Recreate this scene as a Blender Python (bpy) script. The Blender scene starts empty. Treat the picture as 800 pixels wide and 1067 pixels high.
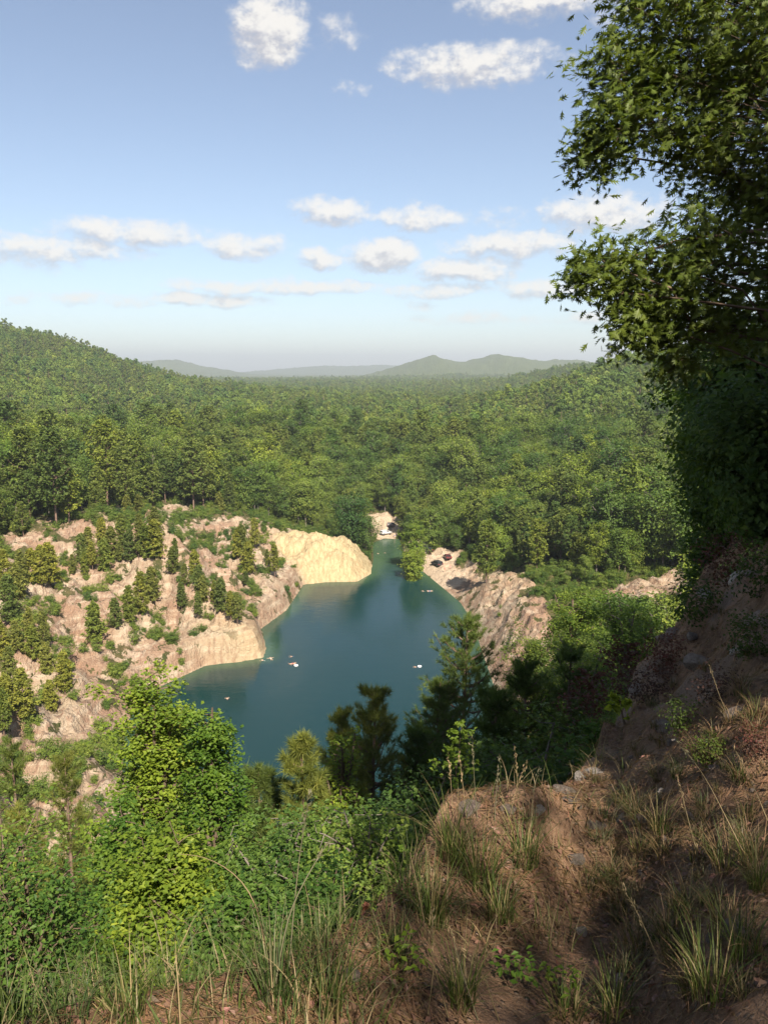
import bpy, bmesh, math, random
import numpy as np
from mathutils import Vector, Matrix, Euler

# ------------------------------------------------------------------ camera, sky, sun, exposure
scene = bpy.context.scene
COL = scene.collection
CAM_Z = 62.0
PITCH = 10.4
FPX = 806.0                                    # focal length in pixels of the 800 x 1067 photograph
cam_d = bpy.data.cameras.new("camera")
cam = bpy.data.objects.new("camera", cam_d)
COL.objects.link(cam)
cam.location = (0, 0, CAM_Z)
cam.rotation_euler = (math.radians(90 - PITCH), 0, 0)
cam_d.sensor_fit = 'VERTICAL'
cam_d.angle = 2 * math.atan(533.5 / FPX)
cam_d.clip_start = 0.1
cam_d.clip_end = 60000
scene.camera = cam

SUN_AZ, SUN_EL = 162.0, 44.0                   # behind the right shoulder
SUN_STRENGTH, SKY_STRENGTH, EXPOSURE = 5.0, 0.063, 1.33
scene.view_settings.view_transform = 'Standard'
scene.view_settings.look = 'None'
scene.view_settings.gamma = 1
scene.view_settings.use_curve_mapping = False
scene.view_settings.exposure = EXPOSURE
scene.render.engine = 'CYCLES'
cy = scene.cycles
cy.max_bounces = 5
cy.diffuse_bounces = 3
cy.glossy_bounces = 2
cy.transmission_bounces = 3
cy.transparent_max_bounces = 4
cy.volume_bounces = 0
cy.caustics_reflective = False
cy.caustics_refractive = False
cy.use_denoising = True
cy.denoiser = 'OPENIMAGEDENOISE'
cy.denoising_prefilter = 'ACCURATE'
cy.denoising_input_passes = 'RGB_ALBEDO_NORMAL'
cy.use_adaptive_sampling = True
cy.adaptive_threshold = 0.01


class NT:
    """small helper to write node trees"""
    def __init__(self, tree):
        self.t = tree
        self.n = tree.nodes
        self.l = tree.links

    def new(self, typ, **kw):
        n = self.n.new(typ)
        for k, v in kw.items():
            setattr(n, k, v)
        return n

    def put(self, sock, v):
        if isinstance(v, bpy.types.NodeSocket):
            self.l.new(v, sock)
        elif v is not None:
            if hasattr(sock.default_value, '__len__') and not hasattr(v, '__len__'):
                v = [v] * len(sock.default_value)
            if hasattr(sock.default_value, '__len__') and len(sock.default_value) == 4 and len(v) == 3:
                v = (*v, 1)
            sock.default_value = v

    def math(self, op, a, b=None, c=None, clamp=False):
        n = self.new('ShaderNodeMath', operation=op, use_clamp=clamp)
        for i, v in enumerate((a, b, c)):
            if v is not None:
                self.put(n.inputs[i], v)
        return n.outputs[0]

    def vmath(self, op, a, b=None, c=None):
        n = self.new('ShaderNodeVectorMath', operation=op)
        for i, v in enumerate((a, b, c)):
            if v is not None:
                self.put(n.inputs[i], v)
        return n.outputs['Value'] if op in ('DOT_PRODUCT', 'LENGTH') else n.outputs[0]

    def mix(self, f, a, b, blend='MIX'):
        n = self.new('ShaderNodeMix', data_type='RGBA', blend_type=blend)
        self.put(n.inputs['Factor'], f)
        self.put(n.inputs[6], a)
        self.put(n.inputs[7], b)
        return n.outputs[2]

    def noise(self, vec, scale, detail=4, rough=0.55, dist=0.0, dim='3D'):
        n = self.new('ShaderNodeTexNoise', noise_dimensions=dim)
        if vec is not None:
            self.put(n.inputs['Vector'], vec)
        n.inputs['Scale'].default_value = scale
        n.inputs['Detail'].default_value = detail
        n.inputs['Roughness'].default_value = rough
        n.inputs['Distortion'].default_value = dist
        return n.outputs['Fac']

    def ss(self, x, lo, hi, a=0.0, b=1.0):
        n = self.new('ShaderNodeMapRange', interpolation_type='SMOOTHSTEP')
        self.put(n.inputs[0], x)
        for i, v in enumerate((lo, hi, a, b)):
            n.inputs[i + 1].default_value = v
        return n.outputs[0]

    def attr(self, name, out='Fac'):
        return self.new('ShaderNodeAttribute', attribute_name=name).outputs[out]


# ---- sky with cumulus clouds, all by direction (at infinity)
def pix_dir(px, py):
    u, v = (px - 400) / FPX, (533.5 - py) / FPX
    p = math.radians(PITCH)
    d = Vector((u, math.cos(p) + v * math.sin(p), -math.sin(p) + v * math.cos(p)))
    return d.normalized()


CLOUDS = [  # px, py, half width px, half height px, weight
    (279, 32, 40, 36, 1.15), (352, 34, 30, 22, .45), (490, 68, 92, 24, .9), (365, 92, 20, 10, .4),
    (560, 2, 76, 20, .85), (640, 8, 26, 20, .55), (345, 220, 42, 18, .95), (440, 227, 52, 16, .9),
    (336, 268, 28, 13, .95), (401, 266, 44, 20, 1.15), (485, 280, 56, 16, 1.05), (535, 255, 70, 18, .95),
    (632, 222, 66, 26, .95), (520, 228, 30, 18, .4), (140, 242, 80, 16, .95), (255, 255, 48, 17, .9), (60, 258, 90, 16, .85),
    (25, 272, 60, 16, .5), (245, 298, 80, 10, .85), (335, 298, 80, 10, .9), (205, 312, 80, 10, .85), (455, 302, 80, 10, .75),
    (575, 300, 70, 12, .85), (440, 318, 24, 8, .5), (500, 332, 80, 9, .6), (90, 312, 100, 9, .6),
    (640, 330, 80, 10, .65), (-120, 250, 110, 20, .9), (-200, 120, 110, 30, .9), (900, 240, 110, 26, .9),
    (1050, 120, 140, 34, .9), (150, -160, 120, 40, .9), (520, -200, 160, 40, .9), (1250, 260, 140, 22, .9), (-450, 270, 140, 20, .9)]

world = bpy.data.worlds.new("World")
scene.world = world
world.use_nodes = True
W = NT(world.node_tree)
W.n.clear()
grp = bpy.data.node_groups.new("cloud_field", 'ShaderNodeTree')
grp.interface.new_socket("Vector", in_out='INPUT', socket_type='NodeSocketVector')
grp.interface.new_socket("Density", in_out='OUTPUT', socket_type='NodeSocketFloat')
G = NT(grp)
gi, go = G.new('NodeGroupInput'), G.new('NodeGroupOutput')
vec = gi.outputs[0]
warp = G.new('ShaderNodeTexNoise', noise_dimensions='3D')
G.put(warp.inputs['Vector'], vec)
warp.inputs['Scale'].default_value = 26
warp.inputs['Detail'].default_value = 3
wv = G.vmath('MULTIPLY', G.vmath('SUBTRACT', warp.outputs['Color'], (.5, .5, .5)), (.05, .022, 0))
wvec = G.vmath('ADD', vec, wv)
field = None
for (px, py, hw, hh, wt) in CLOUDS:
    d = pix_dir(px, py)
    az, el = math.atan2(d.x, d.y), math.asin(d.z)
    k = 1.0 / FPX
    s = G.vmath('MULTIPLY', G.vmath('SUBTRACT', wvec, (az, el, 0)), (1 / (hw * k * 1.22), 1 / (hh * k * 1.0), 0))
    q = G.vmath('DOT_PRODUCT', s, s)
    m = G.math('MULTIPLY', G.math('SUBTRACT', 1.0, q, clamp=True), wt)
    field = m if field is None else G.math('MAXIMUM', field, m)
n1 = G.noise(G.vmath('MULTIPLY', vec, (1, 1.5, 1)), 34, 8, .62)
n2 = G.noise(G.vmath('MULTIPLY', vec, (1, 1.3, 1)), 110, 4, .6)
nn = G.math('ADD', G.math('MULTIPLY', G.math('SUBTRACT', n1, .5), 1.65), G.math('MULTIPLY', G.math('SUBTRACT', n2, .5), .6))
gate = G.ss(field, 0.0, .25)
dens = G.math('ADD', field, G.math('MULTIPLY', nn, gate))
G.l.new(dens, go.inputs[0])

tc = W.new('ShaderNodeTexCoord')
sep = W.new('ShaderNodeSeparateXYZ')
W.l.new(tc.outputs['Generated'], sep.inputs[0])
comb = W.new('ShaderNodeCombineXYZ')
W.l.new(W.math('ARCTAN2', sep.outputs[0], sep.outputs[1]), comb.inputs[0])
W.l.new(W.math('ARCSINE', sep.outputs[2]), comb.inputs[1])
g1 = W.new('ShaderNodeGroup', node_tree=grp)
g2 = W.new('ShaderNodeGroup', node_tree=grp)
W.l.new(comb.outputs[0], g1.inputs[0])
W.l.new(W.vmath('ADD', comb.outputs[0], (.006, .011, 0)), g2.inputs[0])
cover = W.ss(g1.outputs[0], .14, 1.0, 0, .88)
rel = W.math('SUBTRACT', g1.outputs[0], g2.outputs[0])
lite = W.ss(rel, -.42, .30)  # sunlit tops and grey undersides are painted into the cloud colour
lite = W.math('MULTIPLY', lite, W.ss(g1.outputs[0], .1, .9, .75, 1))
sky = W.new('ShaderNodeTexSky', sky_type='NISHITA')
sky.sun_disc = False
sky.sun_elevation = math.radians(SUN_EL)
sky.sun_rotation = math.radians(SUN_AZ)
sky.altitude = 700
sky.air_density = 1.0
sky.dust_density = 1.0
sky.ozone_density = 2.2
k = 1.0 / SKY_STRENGTH
ccol = W.mix(lite, (.225 * k, .225 * k, .245 * k), (.42 * k, .40 * k, .37 * k))
hs = W.new('ShaderNodeHueSaturation')
hs.inputs['Saturation'].default_value = .84
W.l.new(sky.outputs[0], hs.inputs['Color'])
bgcol = W.mix(cover, hs.outputs[0], ccol)
bg = W.new('ShaderNodeBackground')
W.l.new(bgcol, bg.inputs[0])
bg.inputs[1].default_value = SKY_STRENGTH
wo = W.new('ShaderNodeOutputWorld')
W.l.new(bg.outputs[0], wo.inputs[0])

sun_d = bpy.data.lights.new("sun", 'SUN')
sun_d.energy = SUN_STRENGTH
sun_d.angle = math.radians(.5)
sun_d.color = (1.0, .90, .76)
sun = bpy.data.objects.new("sun", sun_d)
COL.objects.link(sun)
a_, e_ = math.radians(SUN_AZ), math.radians(SUN_EL)
SUN_DIR = Vector((math.sin(a_) * math.cos(e_), math.cos(a_) * math.cos(e_), math.sin(e_)))
sun.rotation_euler = (-SUN_DIR).to_track_quat('-Z', 'Y').to_euler()
sun.location = (30, -30, 120)

# ------------------------------------------------------------------ helpers
rng = np.random.default_rng(7)
random.seed(7)


def tag(o, label=None, cat=None, group=None, kind=None):
    if label: o['label'] = label
    if cat: o['category'] = cat
    if group: o['group'] = group
    if kind: o['kind'] = kind
    return o


def empty(name, loc=(0, 0, 0), rz=0.0, s=1.0):
    o = bpy.data.objects.new(name, None)
    COL.objects.link(o)
    o.location = loc
    o.rotation_euler = (0, 0, rz)
    o.scale = (s, s, s)
    o.empty_display_size = .2
    return o


def link(name, me, parent=None, loc=(0, 0, 0)):
    o = bpy.data.objects.new(name, me)
    COL.objects.link(o)
    o.location = loc
    if parent: o.parent = parent
    return o


class MB:
    """collects vertices and faces as numpy arrays; build() makes ONE mesh"""
    def __init__(self):
        self.v, self.f, self.m, self.t, self.n = [], [], [], [], 0

    def add(self, v, f, mat=0, tint=None):
        v = np.asarray(v, float)
        f = np.asarray(f, int)
        self.v.append(v)
        self.f.append(f + self.n)
        self.m.append(np.full(len(f), mat))
        self.t.append(np.ones(len(f)) if tint is None else np.broadcast_to(np.asarray(tint, float), (len(f),)).copy())
        self.n += len(v)
        return self

    def merge(self, o, mat_shift=0):
        for v, f, m, t in zip(o.v, o.f, o.m, o.t):
            self.v.append(v)
            self.f.append(f - 0 + self.n)
            self.m.append(m + mat_shift)
            self.t.append(t)
        self.n += o.n
        return self

    def mesh(self, name, mats, smooth=False):
        me = bpy.data.meshes.new(name)
        V = np.concatenate(self.v)
        me.vertices.add(len(V))
        me.vertices.foreach_set('co', V.astype(np.float32).ravel())
        loops, starts, tot = [], [], 0
        for f in self.f:
            n, k = f.shape
            loops.append(f.ravel())
            starts.append(tot + np.arange(n) * k)
            tot += n * k
        L, S = np.concatenate(loops), np.concatenate(starts)
        me.loops.add(len(L))
        me.loops.foreach_set('vertex_index', L.astype(np.int32))
        me.polygons.add(len(S))
        me.polygons.foreach_set('loop_start', S.astype(np.int32))
        me.polygons.foreach_set('material_index', np.concatenate(self.m).astype(np.int32))
        me.polygons.foreach_set('use_smooth', np.full(len(S), bool(smooth)))
        for m in mats: me.materials.append(m)
        a = me.attributes.new('tint', 'FLOAT', 'FACE')
        a.data.foreach_set('value', np.concatenate(self.t).astype(np.float32))
        me.update(calc_edges=True)
        return me

    def build(self, name, mats, parent=None, smooth=False, loc=(0, 0, 0)):
        return link(name, self.mesh(name, mats if isinstance(mats, (list, tuple)) else [mats], smooth), parent, loc)


def unit(a):
    return a / (np.linalg.norm(a, axis=-1, keepdims=True) + 1e-9)


def tube(mb, pts, rad, sides=6, mat=0, tint=1.0):
    pts = np.asarray(pts, float)
    rad = np.broadcast_to(np.asarray(rad, float), (len(pts),))
    tan = unit(np.gradient(pts, axis=0))
    ref = np.array([1., 0, 0]) if abs(tan[0][0]) < .8 else np.array([0, 1., 0])
    a = unit(np.cross(tan, ref))
    b = np.cross(tan, a)
    ph = np.arange(sides) * 2 * math.pi / sides
    V = pts[:, None] + rad[:, None, None] * (np.cos(ph)[None, :, None] * a[:, None] + np.sin(ph)[None, :, None] * b[:, None])
    n = len(pts)
    i = np.arange(n - 1)[:, None] * sides
    j = np.arange(sides)[None]
    k2 = (j + 1) % sides
    F = np.stack([i + j, i + k2, i + sides + k2, i + sides + j], -1).reshape(-1, 4)
    mb.add(V.reshape(-1, 3), F, mat, tint)


def kites(mb, c, nrm, w, h, r, mat=0, tint=None, axis=None):
    """leaf shaped quads: c centres, nrm normals, w and h arrays"""
    n = len(c)
    nrm = unit(nrm)
    if axis is None: axis = r.normal(size=(n, 3))
    t = unit(axis - nrm * np.sum(axis * nrm, -1, keepdims=True))
    s = np.cross(nrm, t)
    w = np.broadcast_to(w, (n,))[:, None]
    h = np.broadcast_to(h, (n,))[:, None]
    fold = nrm * w * .25
    V = np.stack([c - t * h * .5, c - s * w * .5 + t * h * .05 + fold, c + t * h * .5, c + s * w * .5 + t * h * .05 + fold], 1).reshape(-1, 3)
    F = np.arange(4 * n).reshape(n, 4)
    mb.add(V, F, mat, tint)


# gradient noise on the plane
_P = np.random.default_rng(3).permutation(512)
_P = np.concatenate([_P, _P])
_GA = np.random.default_rng(4).uniform(0, 2 * math.pi, 512)
_GX, _GY = np.cos(_GA), np.sin(_GA)


def pnoise(x, y):
    xi, yi = np.floor(x).astype(int), np.floor(y).astype(int)
    xf, yf = x - xi, y - yi
    u, v = xf * xf * xf * (xf * (xf * 6 - 15) + 10), yf * yf * yf * (yf * (yf * 6 - 15) + 10)

    def g(ix, iy, dx, dy):
        h = _P[(_P[ix & 511] + iy) & 511]
        return _GX[h] * dx + _GY[h] * dy
    a = g(xi, yi, xf, yf)
    b = g(xi + 1, yi, xf - 1, yf)
    c = g(xi, yi + 1, xf, yf - 1)
    d = g(xi + 1, yi + 1, xf - 1, yf - 1)
    return (a + u * (b - a) + v * (c - a + u * (a - b - c + d))) * 1.5


def fbm(x, y, scale, oct=4, gain=.5):
    s, a, o = 0, 1.0, 0
    x, y = np.asarray(x, float) / scale, np.asarray(y, float) / scale
    for i in range(oct):
        s = s + a * pnoise(x + 17.3 * i, y - 9.1 * i)
        a *= gain
        x, y = x * 2.03, y * 2.03
    return s


def sstep(x, a, b):
    t = np.clip((np.asarray(x, float) - a) / (b - a), 0, 1)
    return t * t * (3 - 2 * t)


def ray_at(px, py, dist):
    """point on the ray of a photograph pixel at that horizontal distance from the camera"""
    d = pix_dir(px, py)
    k = dist / math.hypot(d.x, d.y)
    return np.array([d.x * k, d.y * k, CAM_Z + d.z * k])


def on_plane(px, py, z=0.0):
    d = pix_dir(px, py)
    k = (z - CAM_Z) / d.z
    return np.array([d.x * k, d.y * k, z])


def to_pix(p):
    p = np.atleast_2d(p).astype(float)
    pr = math.radians(PITCH)
    x, y, z = p[:, 0], p[:, 1], p[:, 2] - CAM_Z
    fwd = y * math.cos(pr) - z * math.sin(pr)
    up = y * math.sin(pr) + z * math.cos(pr)
    fw = np.where(fwd > .1, fwd, .1)
    return 400 + FPX * x / fw, 533.5 - FPX * up / fw, fwd


# ------------------------------------------------------------------ terrain
# shoreline of the lake, each vertex with the bank that rises from it
PR = {
    'left': [(0, 0), (2.5, 5.0), (11, 7.5), (15, 12.0), (28, 15.5), (33, 20.5), (50, 27), (70, 29), (160, 30), (400, 26)],
    'spur': [(0, 0), (2.0, 5.5), (9, 7.0), (20, 11.0), (34, 17.0), (50, 24), (70, 28), (160, 29), (400, 26)],
    'pale': [(0, 0), (10, 11.0), (18, 13.0), (60, 17), (160, 20), (400, 20)],
    'beach': [(0, 0), (2, .35), (16, 1.6), (40, 4.5), (110, 10), (400, 14)],
    'lot': [(0, 0), (3, .9), (16, 2.2), (28, 6), (70, 12), (400, 18)],
    'right': [(0, 0), (7, 7.0), (12, 9.5), (40, 14), (90, 22), (400, 30)],
    'near': [(0, 0), (10, 5), (40, 25), (62, 39), (75, 45), (90, 50), (400, 60)],
    'nearleft': [(0, 0), (6, 5), (14, 9), (22, 16), (40, 23), (60, 30), (100, 34), (400, 36)],
}
_shore_px = [((215, 693), 'left'), ((245, 690), 'spur'), ((274, 685), 'spur'), ((277, 676), 'spur'), ((272, 655), 'left'), ((298, 636), 'left'),
             ((316, 609), 'left'), ((340, 606.5), 'pale'), ((372, 606), 'pale'), ((386, 598), 'pale'), ((389, 580), 'beach'), ((388, 566), 'beach'),
             ((400, 561), 'beach'), ((416, 562), 'beach'), ((422, 580), 'lot'), ((446, 600), 'lot'), ((463, 614), 'lot'), ((480, 628), 'right'),
             ((494, 650), 'right')]
SHORE, SPROF = [], []
for (q, k_) in _shore_px:
    p_ = on_plane(*q)
    SHORE.append(p_[:2])
    SPROF.append(k_)
for q, k_ in [((22, 168), 'right'), ((22, 142), 'right'), ((21, 115), 'near'), ((22, 95), 'near'), ((5, 86), 'near'), ((-14, 88), 'near'), ((-30, 98), 'nearleft'),
              ((-41, 112), 'nearleft'), ((-46, 128), 'nearleft'), ((-46, 143), 'left')]:
    SHORE.append(np.array(q, float))
    SPROF.append(k_)
SHORE = np.array(SHORE)


def shore_dist(x, y):
    """signed distance to the shoreline (negative in the water) and weights of the shore vertices"""
    x, y = np.asarray(x, float), np.asarray(y, float)
    A, B = SHORE, np.roll(SHORE, -1, 0)
    best = np.full(x.shape, 1e9)
    inside = np.zeros(x.shape, bool)
    for a, b in zip(A, B):
        ab = b - a
        t = np.clip(((x - a[0]) * ab[0] + (y - a[1]) * ab[1]) / (ab @ ab), 0, 1)
        best = np.minimum(best, np.hypot(x - a[0] - t * ab[0], y - a[1] - t * ab[1]))
        c = ((a[1] > y) != (b[1] > y)) & (x < (b[0] - a[0]) * (y - a[1]) / (b[1] - a[1] + 1e-12) + a[0])
        inside ^= c
    return np.where(inside, -best, best)


def quarry(x, y):
    d0 = shore_dist(x, y)
    wn = fbm(x, y, 14, 4)
    gul = np.abs(fbm(x + 40, y, 22, 3))                    # gullies and spurs on the walls
    d = d0 + sstep(d0, 0.5, 14) * (wn * 5.0 - gul * 7.0 + 1.5)
    d = np.where(d0 > 0, np.maximum(d, d0 * .35), d0)
    # resampled shore so that weights are even
    num = np.zeros_like(d)
    den = np.zeros_like(d)
    A, B = SHORE, np.roll(SHORE, -1, 0)
    prof = {k: np.interp(d, [p[0] for p in v], [p[1] for p in v]) for k, v in PR.items()}
    for i in range(len(A)):
        L = np.hypot(*(B[i] - A[i]))
        n = max(1, int(L / 5))
        for j in range(n):
            c = A[i] + (B[i] - A[i]) * j / n
            w = (L / n) / ((x - c[0])**2 + (y - c[1])**2 + 20.0)**1.6
            num += w * prof[SPROF[i]]
            den += w
    h = num / den
    h = h + sstep(d0, .6, 7) * (fbm(x, y, 5, 4) * .7 + fbm(x, y, 1.6, 3) * .25 - np.abs(fbm(x * 1.3, y * .8, 7, 4)) * 2.0 + .7)
    def seg(a, b, w):
        ab = b[:2] - a[:2]
        t = np.clip(((x - a[0]) * ab[0] + (y - a[1]) * ab[1]) / (ab @ ab), 0, 1)
        dd = np.hypot(x - a[0] - t * ab[0], y - a[1] - t * ab[1])
        return np.exp(-(dd / w)**2)
    jx = fbm(x, y, 9, 3) * .35
    k_ = sstep(d0, 2, 12) * (1 + jx)
    h = h + k_ * (6.0 * seg(on_plane(150, 524, 28), on_plane(172, 548, 24), 9) + 3.6 * seg(on_plane(165, 540, 26), on_plane(262, 642, 7), 4.5) - 3.2 * seg(on_plane(232, 548, 24), on_plane(284, 618, 8), 4.5)
                  + 3.0 * seg(on_plane(290, 548, 22), on_plane(308, 585, 12), 5) - 2.6 * seg(on_plane(100, 560, 24), on_plane(190, 640, 10), 6) - 4.0 * seg(on_plane(-40, 575, 24), on_plane(60, 560, 24), 12))
    inside = -np.minimum(np.abs(d0) * .35, 8)
    return np.where(d0 > 0, np.maximum(h, .02 * d0), inside), d0


def ridge(x, y, pts, yc, wy):
    xs, zs = [p[0] for p in pts], [p[1] for p in pts]
    k = np.exp(-((y - yc) / wy)**2)
    return np.interp(x, xs, zs) * k


def macro(x, y):
    z = 10 + 4 * fbm(x, y, 260, 3)
    z = z + sstep(np.hypot(x, y), 2200, 6000) * -4
    # long wooded hill on the left
    z = z + ridge(x, y, [(-3000, 55), (-1500, 110), (-760, 113), (-486, 92), (-438, 81), (-401, 73), (-365, 61), (-328, 49), (-298, 37), (-267, 27), (-207, 15), (-122, 6), (0, 0)], 980, 300) * (1 + .10 * fbm(x, y, 180, 3))
    z = z + ridge(x, y, [(-2000, 40), (-600, 50), (-380, 28), (-200, 9), (-60, 2), (40, 0)], 600, 210)
    # wooded hill on the right
    z = z + ridge(x, y, [(-140, 0), (0, 1), (40, 4), (79, 12), (127, 24), (175, 37), (199, 44), (230, 51), (300, 60), (420, 68), (900, 90)], 640, 200) * (1 + .10 * fbm(x + 90, y, 120, 3))
    z = z + ridge(x, y, [(40, 0), (90, 2), (170, 10), (300, 26), (700, 50)], 400, 130)
    # hill behind it
    z = z + ridge(x, y, [(60, 0), (110, 2), (200, 10), (280, 22), (340, 36), (397, 48), (476, 47), (560, 54), (800, 62), (1500, 70)], 1600, 330) * (1 + .08 * fbm(x, y, 200, 3))
    # low swell before the plain
    z = z + 4 * np.exp(-((y - 900) / 240)**2) * np.exp(-((x - 60) / 420)**2)
    # distant mountains
    far = [(-600, 0), (-150, 10), (0, 40), (130, 78), (215, 104), (285, 128), (345, 104), (430, 92), (520, 102), (640, 134), (720, 122), (830, 104), (930, 98), (1030, 108), (1140, 94), (1300, 76), (1700, 96), (2600, 80), (5000, 90)]
    z = z + ridge(x, y, far, 4600, 900) * (1 + .10 * fbm(x, y, 420, 4))
    z = z + ridge(x, y, [(-3500, 40), (-2800, 60), (-2000, 20), (-1700, 20), (-1100, 70), (-700, 98), (-300, 94), (-20, 110), (300, 84), (900, 90), (4000, 110)], 9300, 1000)
    z = z + ridge(x, y, [(-6000, 120), (-2600, 130), (-2200, 100), (-1700, 130), (-1450, 76), (-1100, 10), (-800, 0)], 6400, 700)
    return z


# rim of the ledge and hillside the photographer stands on: photograph pixel and distance
_rim = [(-160, 1080, 1.7), (0, 1070, 1.75), (150, 1040, 1.9), (250, 1010, 2.1), (330, 992, 2.3), (390, 960, 2.7), (440, 900, 3.5), (478, 850, 4.3), (540, 848, 4.6), (580, 842, 5.0),
        (612, 800, 6.6), (650, 742, 10), (700, 660, 16), (750, 588, 24), (800, 526, 32), (860, 480, 37)]
RIM = [(math.radians(-180), 40, 15), (math.radians(-135), 40, 2), (math.radians(-95), 7, -2.6), (math.radians(-60), 3.0, -2.3)]
for (px, py, dd) in _rim:
    p_ = ray_at(px, py, dd)
    RIM.append((math.atan2(p_[0], p_[1]), dd, p_[2] - CAM_Z))
RIM += [(math.radians(42), 42, 1.0), (math.radians(60), 42, 9), (math.radians(90), 42, 19), (math.radians(135), 42, 24), (math.radians(180), 40, 15)]
RIM = np.array(RIM)


def height(x, y, full=False):
    x, y = np.asarray(x, float), np.asarray(y, float)
    q, d0 = quarry(x, y)
    m = macro(x, y)
    k = sstep(d0, 90, 300)
    h = q * (1 - k) + np.maximum(m, 4) * k
    r = np.hypot(x, y)
    th = np.arctan2(x, y)
    re = np.interp(th, RIM[:, 0], RIM[:, 1])
    ze = np.interp(th, RIM[:, 0], RIM[:, 2]) + CAM_Z
    wob = fbm(x, y, .9, 5) * .10 + fbm(x, y, 3.2, 3) * .16 + np.abs(fbm(x, y, .35, 3)) * .03
    far_w = sstep(r, 3, 12)
    wob = wob * (.35 + .65 * sstep(r, 1.2, 5)) + far_w * (fbm(x, y, 6, 4) * .35) + sstep(r, 4, 8) * (np.abs(fbm(x + 5, y * .6, 1.6, 4)) * -.45 + .16) + sstep(r, 6, 10) * fbm(x, y, .55, 4) * .07
    z0 = CAM_Z - 1.65
    t = r / re
    f_in = z0 + (ze - z0) * t + wob
    over = r - re
    # mound at the lip of the ledge
    lip = np.exp(-(((x - .95) / .9)**2 + ((y - 4.1) / .45)**2)) * .20 * (1 + .6 * fbm(x, y, .3, 3))
    f_out = ze + wob - np.where(over > 0, over * (1.05 + .25 * sstep(over, 0, 2)), 0)
    f_out = np.where(np.abs(th) > math.radians(37), ze + wob - np.maximum(over, 0) * .55, f_out)
    f = np.where(over <= 0, f_in, f_out) + lip
    out = np.where(over <= 0, f, .5 * (f + h + np.sqrt((f - h)**2 + 2.0)) - .55 * np.exp(-np.abs(f - h)))
    # blend across the rim to stay continuous
    kk = sstep(over, 0, 1.2)
    out = np.where(over <= 0, f, f * (1 - kk) + np.maximum(out, h) * kk)
    far_near = (r > 75)
    out = np.where(far_near, h, out)
    if full: return out, d0, over, r, th
    return out


def hz(x, y):
    return float(height(np.array([x]), np.array([y]))[0])


def on_ground(px, py, lo=1.2, hi=60):
    """where the ray of a photograph pixel first meets the ground"""
    d = pix_dir(px, py)
    t = np.geomspace(lo, hi, 500)
    x, y, z = d.x * t, d.y * t, CAM_Z + d.z * t
    g = height(x, y)
    b = np.where(z <= g)[0]
    i = b[0] if len(b) else -1
    return np.array([x[i], y[i], g[i]])


# ---- material masks of the ground: bare rock, pale yellow rock, sand, bare hillside earth
def masks(x, y, h, d0, over, r):
    # steepness by finite difference
    e = .8
    gx = (height(x + e, y) - height(x - e, y)) / (2 * e)
    gy = (height(x, y + e) - height(x, y - e)) / (2 * e)
    steep = np.hypot(gx, gy)
    n = fbm(x, y, 9, 4)
    left = sstep(-x, 14, 30) * sstep(y, 60, 75) * sstep(275 - y, 0, 30)
    rock = left * sstep(62 + n * 16 - d0, 0, 10) * sstep(steep + n * .35, .05, .4)
    rock = np.maximum(rock, left * sstep(14 - d0 + n * 3, 0, 4))
    right = sstep(x, 12, 20) * sstep(y, 105, 125) * sstep(262 - y, 0, 20)
    rock = np.maximum(rock, right * sstep(17 + n * 6 - d0, 0, 5))
    b1, b2, b3, b4 = on_plane(398, 554), on_plane(436, 572), on_plane(455, 590), on_plane(466, 606)
    sand = np.zeros_like(x)
    for c_, sx, sy in ((b1, 9, 15), (b2, 5, 13), (b3, 7.5, 13), (b4, 6, 9)):
        sand = np.maximum(sand, np.exp(-(((x - c_[0]) / sx)**2 + ((y - c_[1]) / sy)**2)))
    sand = sstep(sand + n * .10, .28, .45) * sstep(d0, -3, 0)
    pc = on_plane(345, 600)
    pale = np.exp(-(((x - pc[0] + 2) / 17)**2 + ((y - pc[1] - 6) / 17)**2))
    pale = sstep(pale + n * .12, .25, .5) * sstep(d0, -2, .5)
    pc2 = on_plane(528, 625)
    pale2 = np.exp(-(((x + 26) / 13)**2 + ((y - 162) / 9)**2)) * .5
    pale = np.maximum(pale, .2 * np.exp(-(((x - pc2[0] - 4) / 15)**2 + ((y - pc2[1]) / 22)**2)))
    rock = np.clip(np.maximum(np.maximum(rock, pale), sand), 0, 1)
    rock = np.maximum(rock, sstep(np.exp(-(((x - 61) / 13)**2 + ((y - 164) / 12)**2)) + n * .1, .3, .5))
    bare = np.where(r < 75, sstep(over, 3.0, .5), 0)
    return rock, np.clip(pale + pale2 * (left > 0), 0, 1), np.clip(sand, 0, 1), bare


def mat(name):
    m = bpy.data.materials.new(name)
    m.use_nodes = True
    t = NT(m.node_tree)
    t.n.clear()
    out = t.new('ShaderNodeOutputMaterial')
    return m, t, out


def principled(t, out, color, rough=.8, spec=.3, normal=None, metal=0.0):
    b = t.new('ShaderNodeBsdfPrincipled')
    t.put(b.inputs['Base Color'], color)
    t.put(b.inputs['Roughness'], rough)
    b.inputs['Specular IOR Level'].default_value = spec
    b.inputs['Metallic'].default_value = metal
    if normal is not None: t.l.new(normal, b.inputs['Normal'])
    if out is not None: t.l.new(b.outputs[0], out.inputs[0])
    return b


def bump(t, h, dist, strength=1.0, normal=None):
    b = t.new('ShaderNodeBump')
    t.put(b.inputs['Height'], h)
    b.inputs['Distance'].default_value = dist
    b.inputs['Strength'].default_value = strength
    if normal is not None: t.l.new(normal, b.inputs['Normal'])
    return b.outputs[0]


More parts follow.
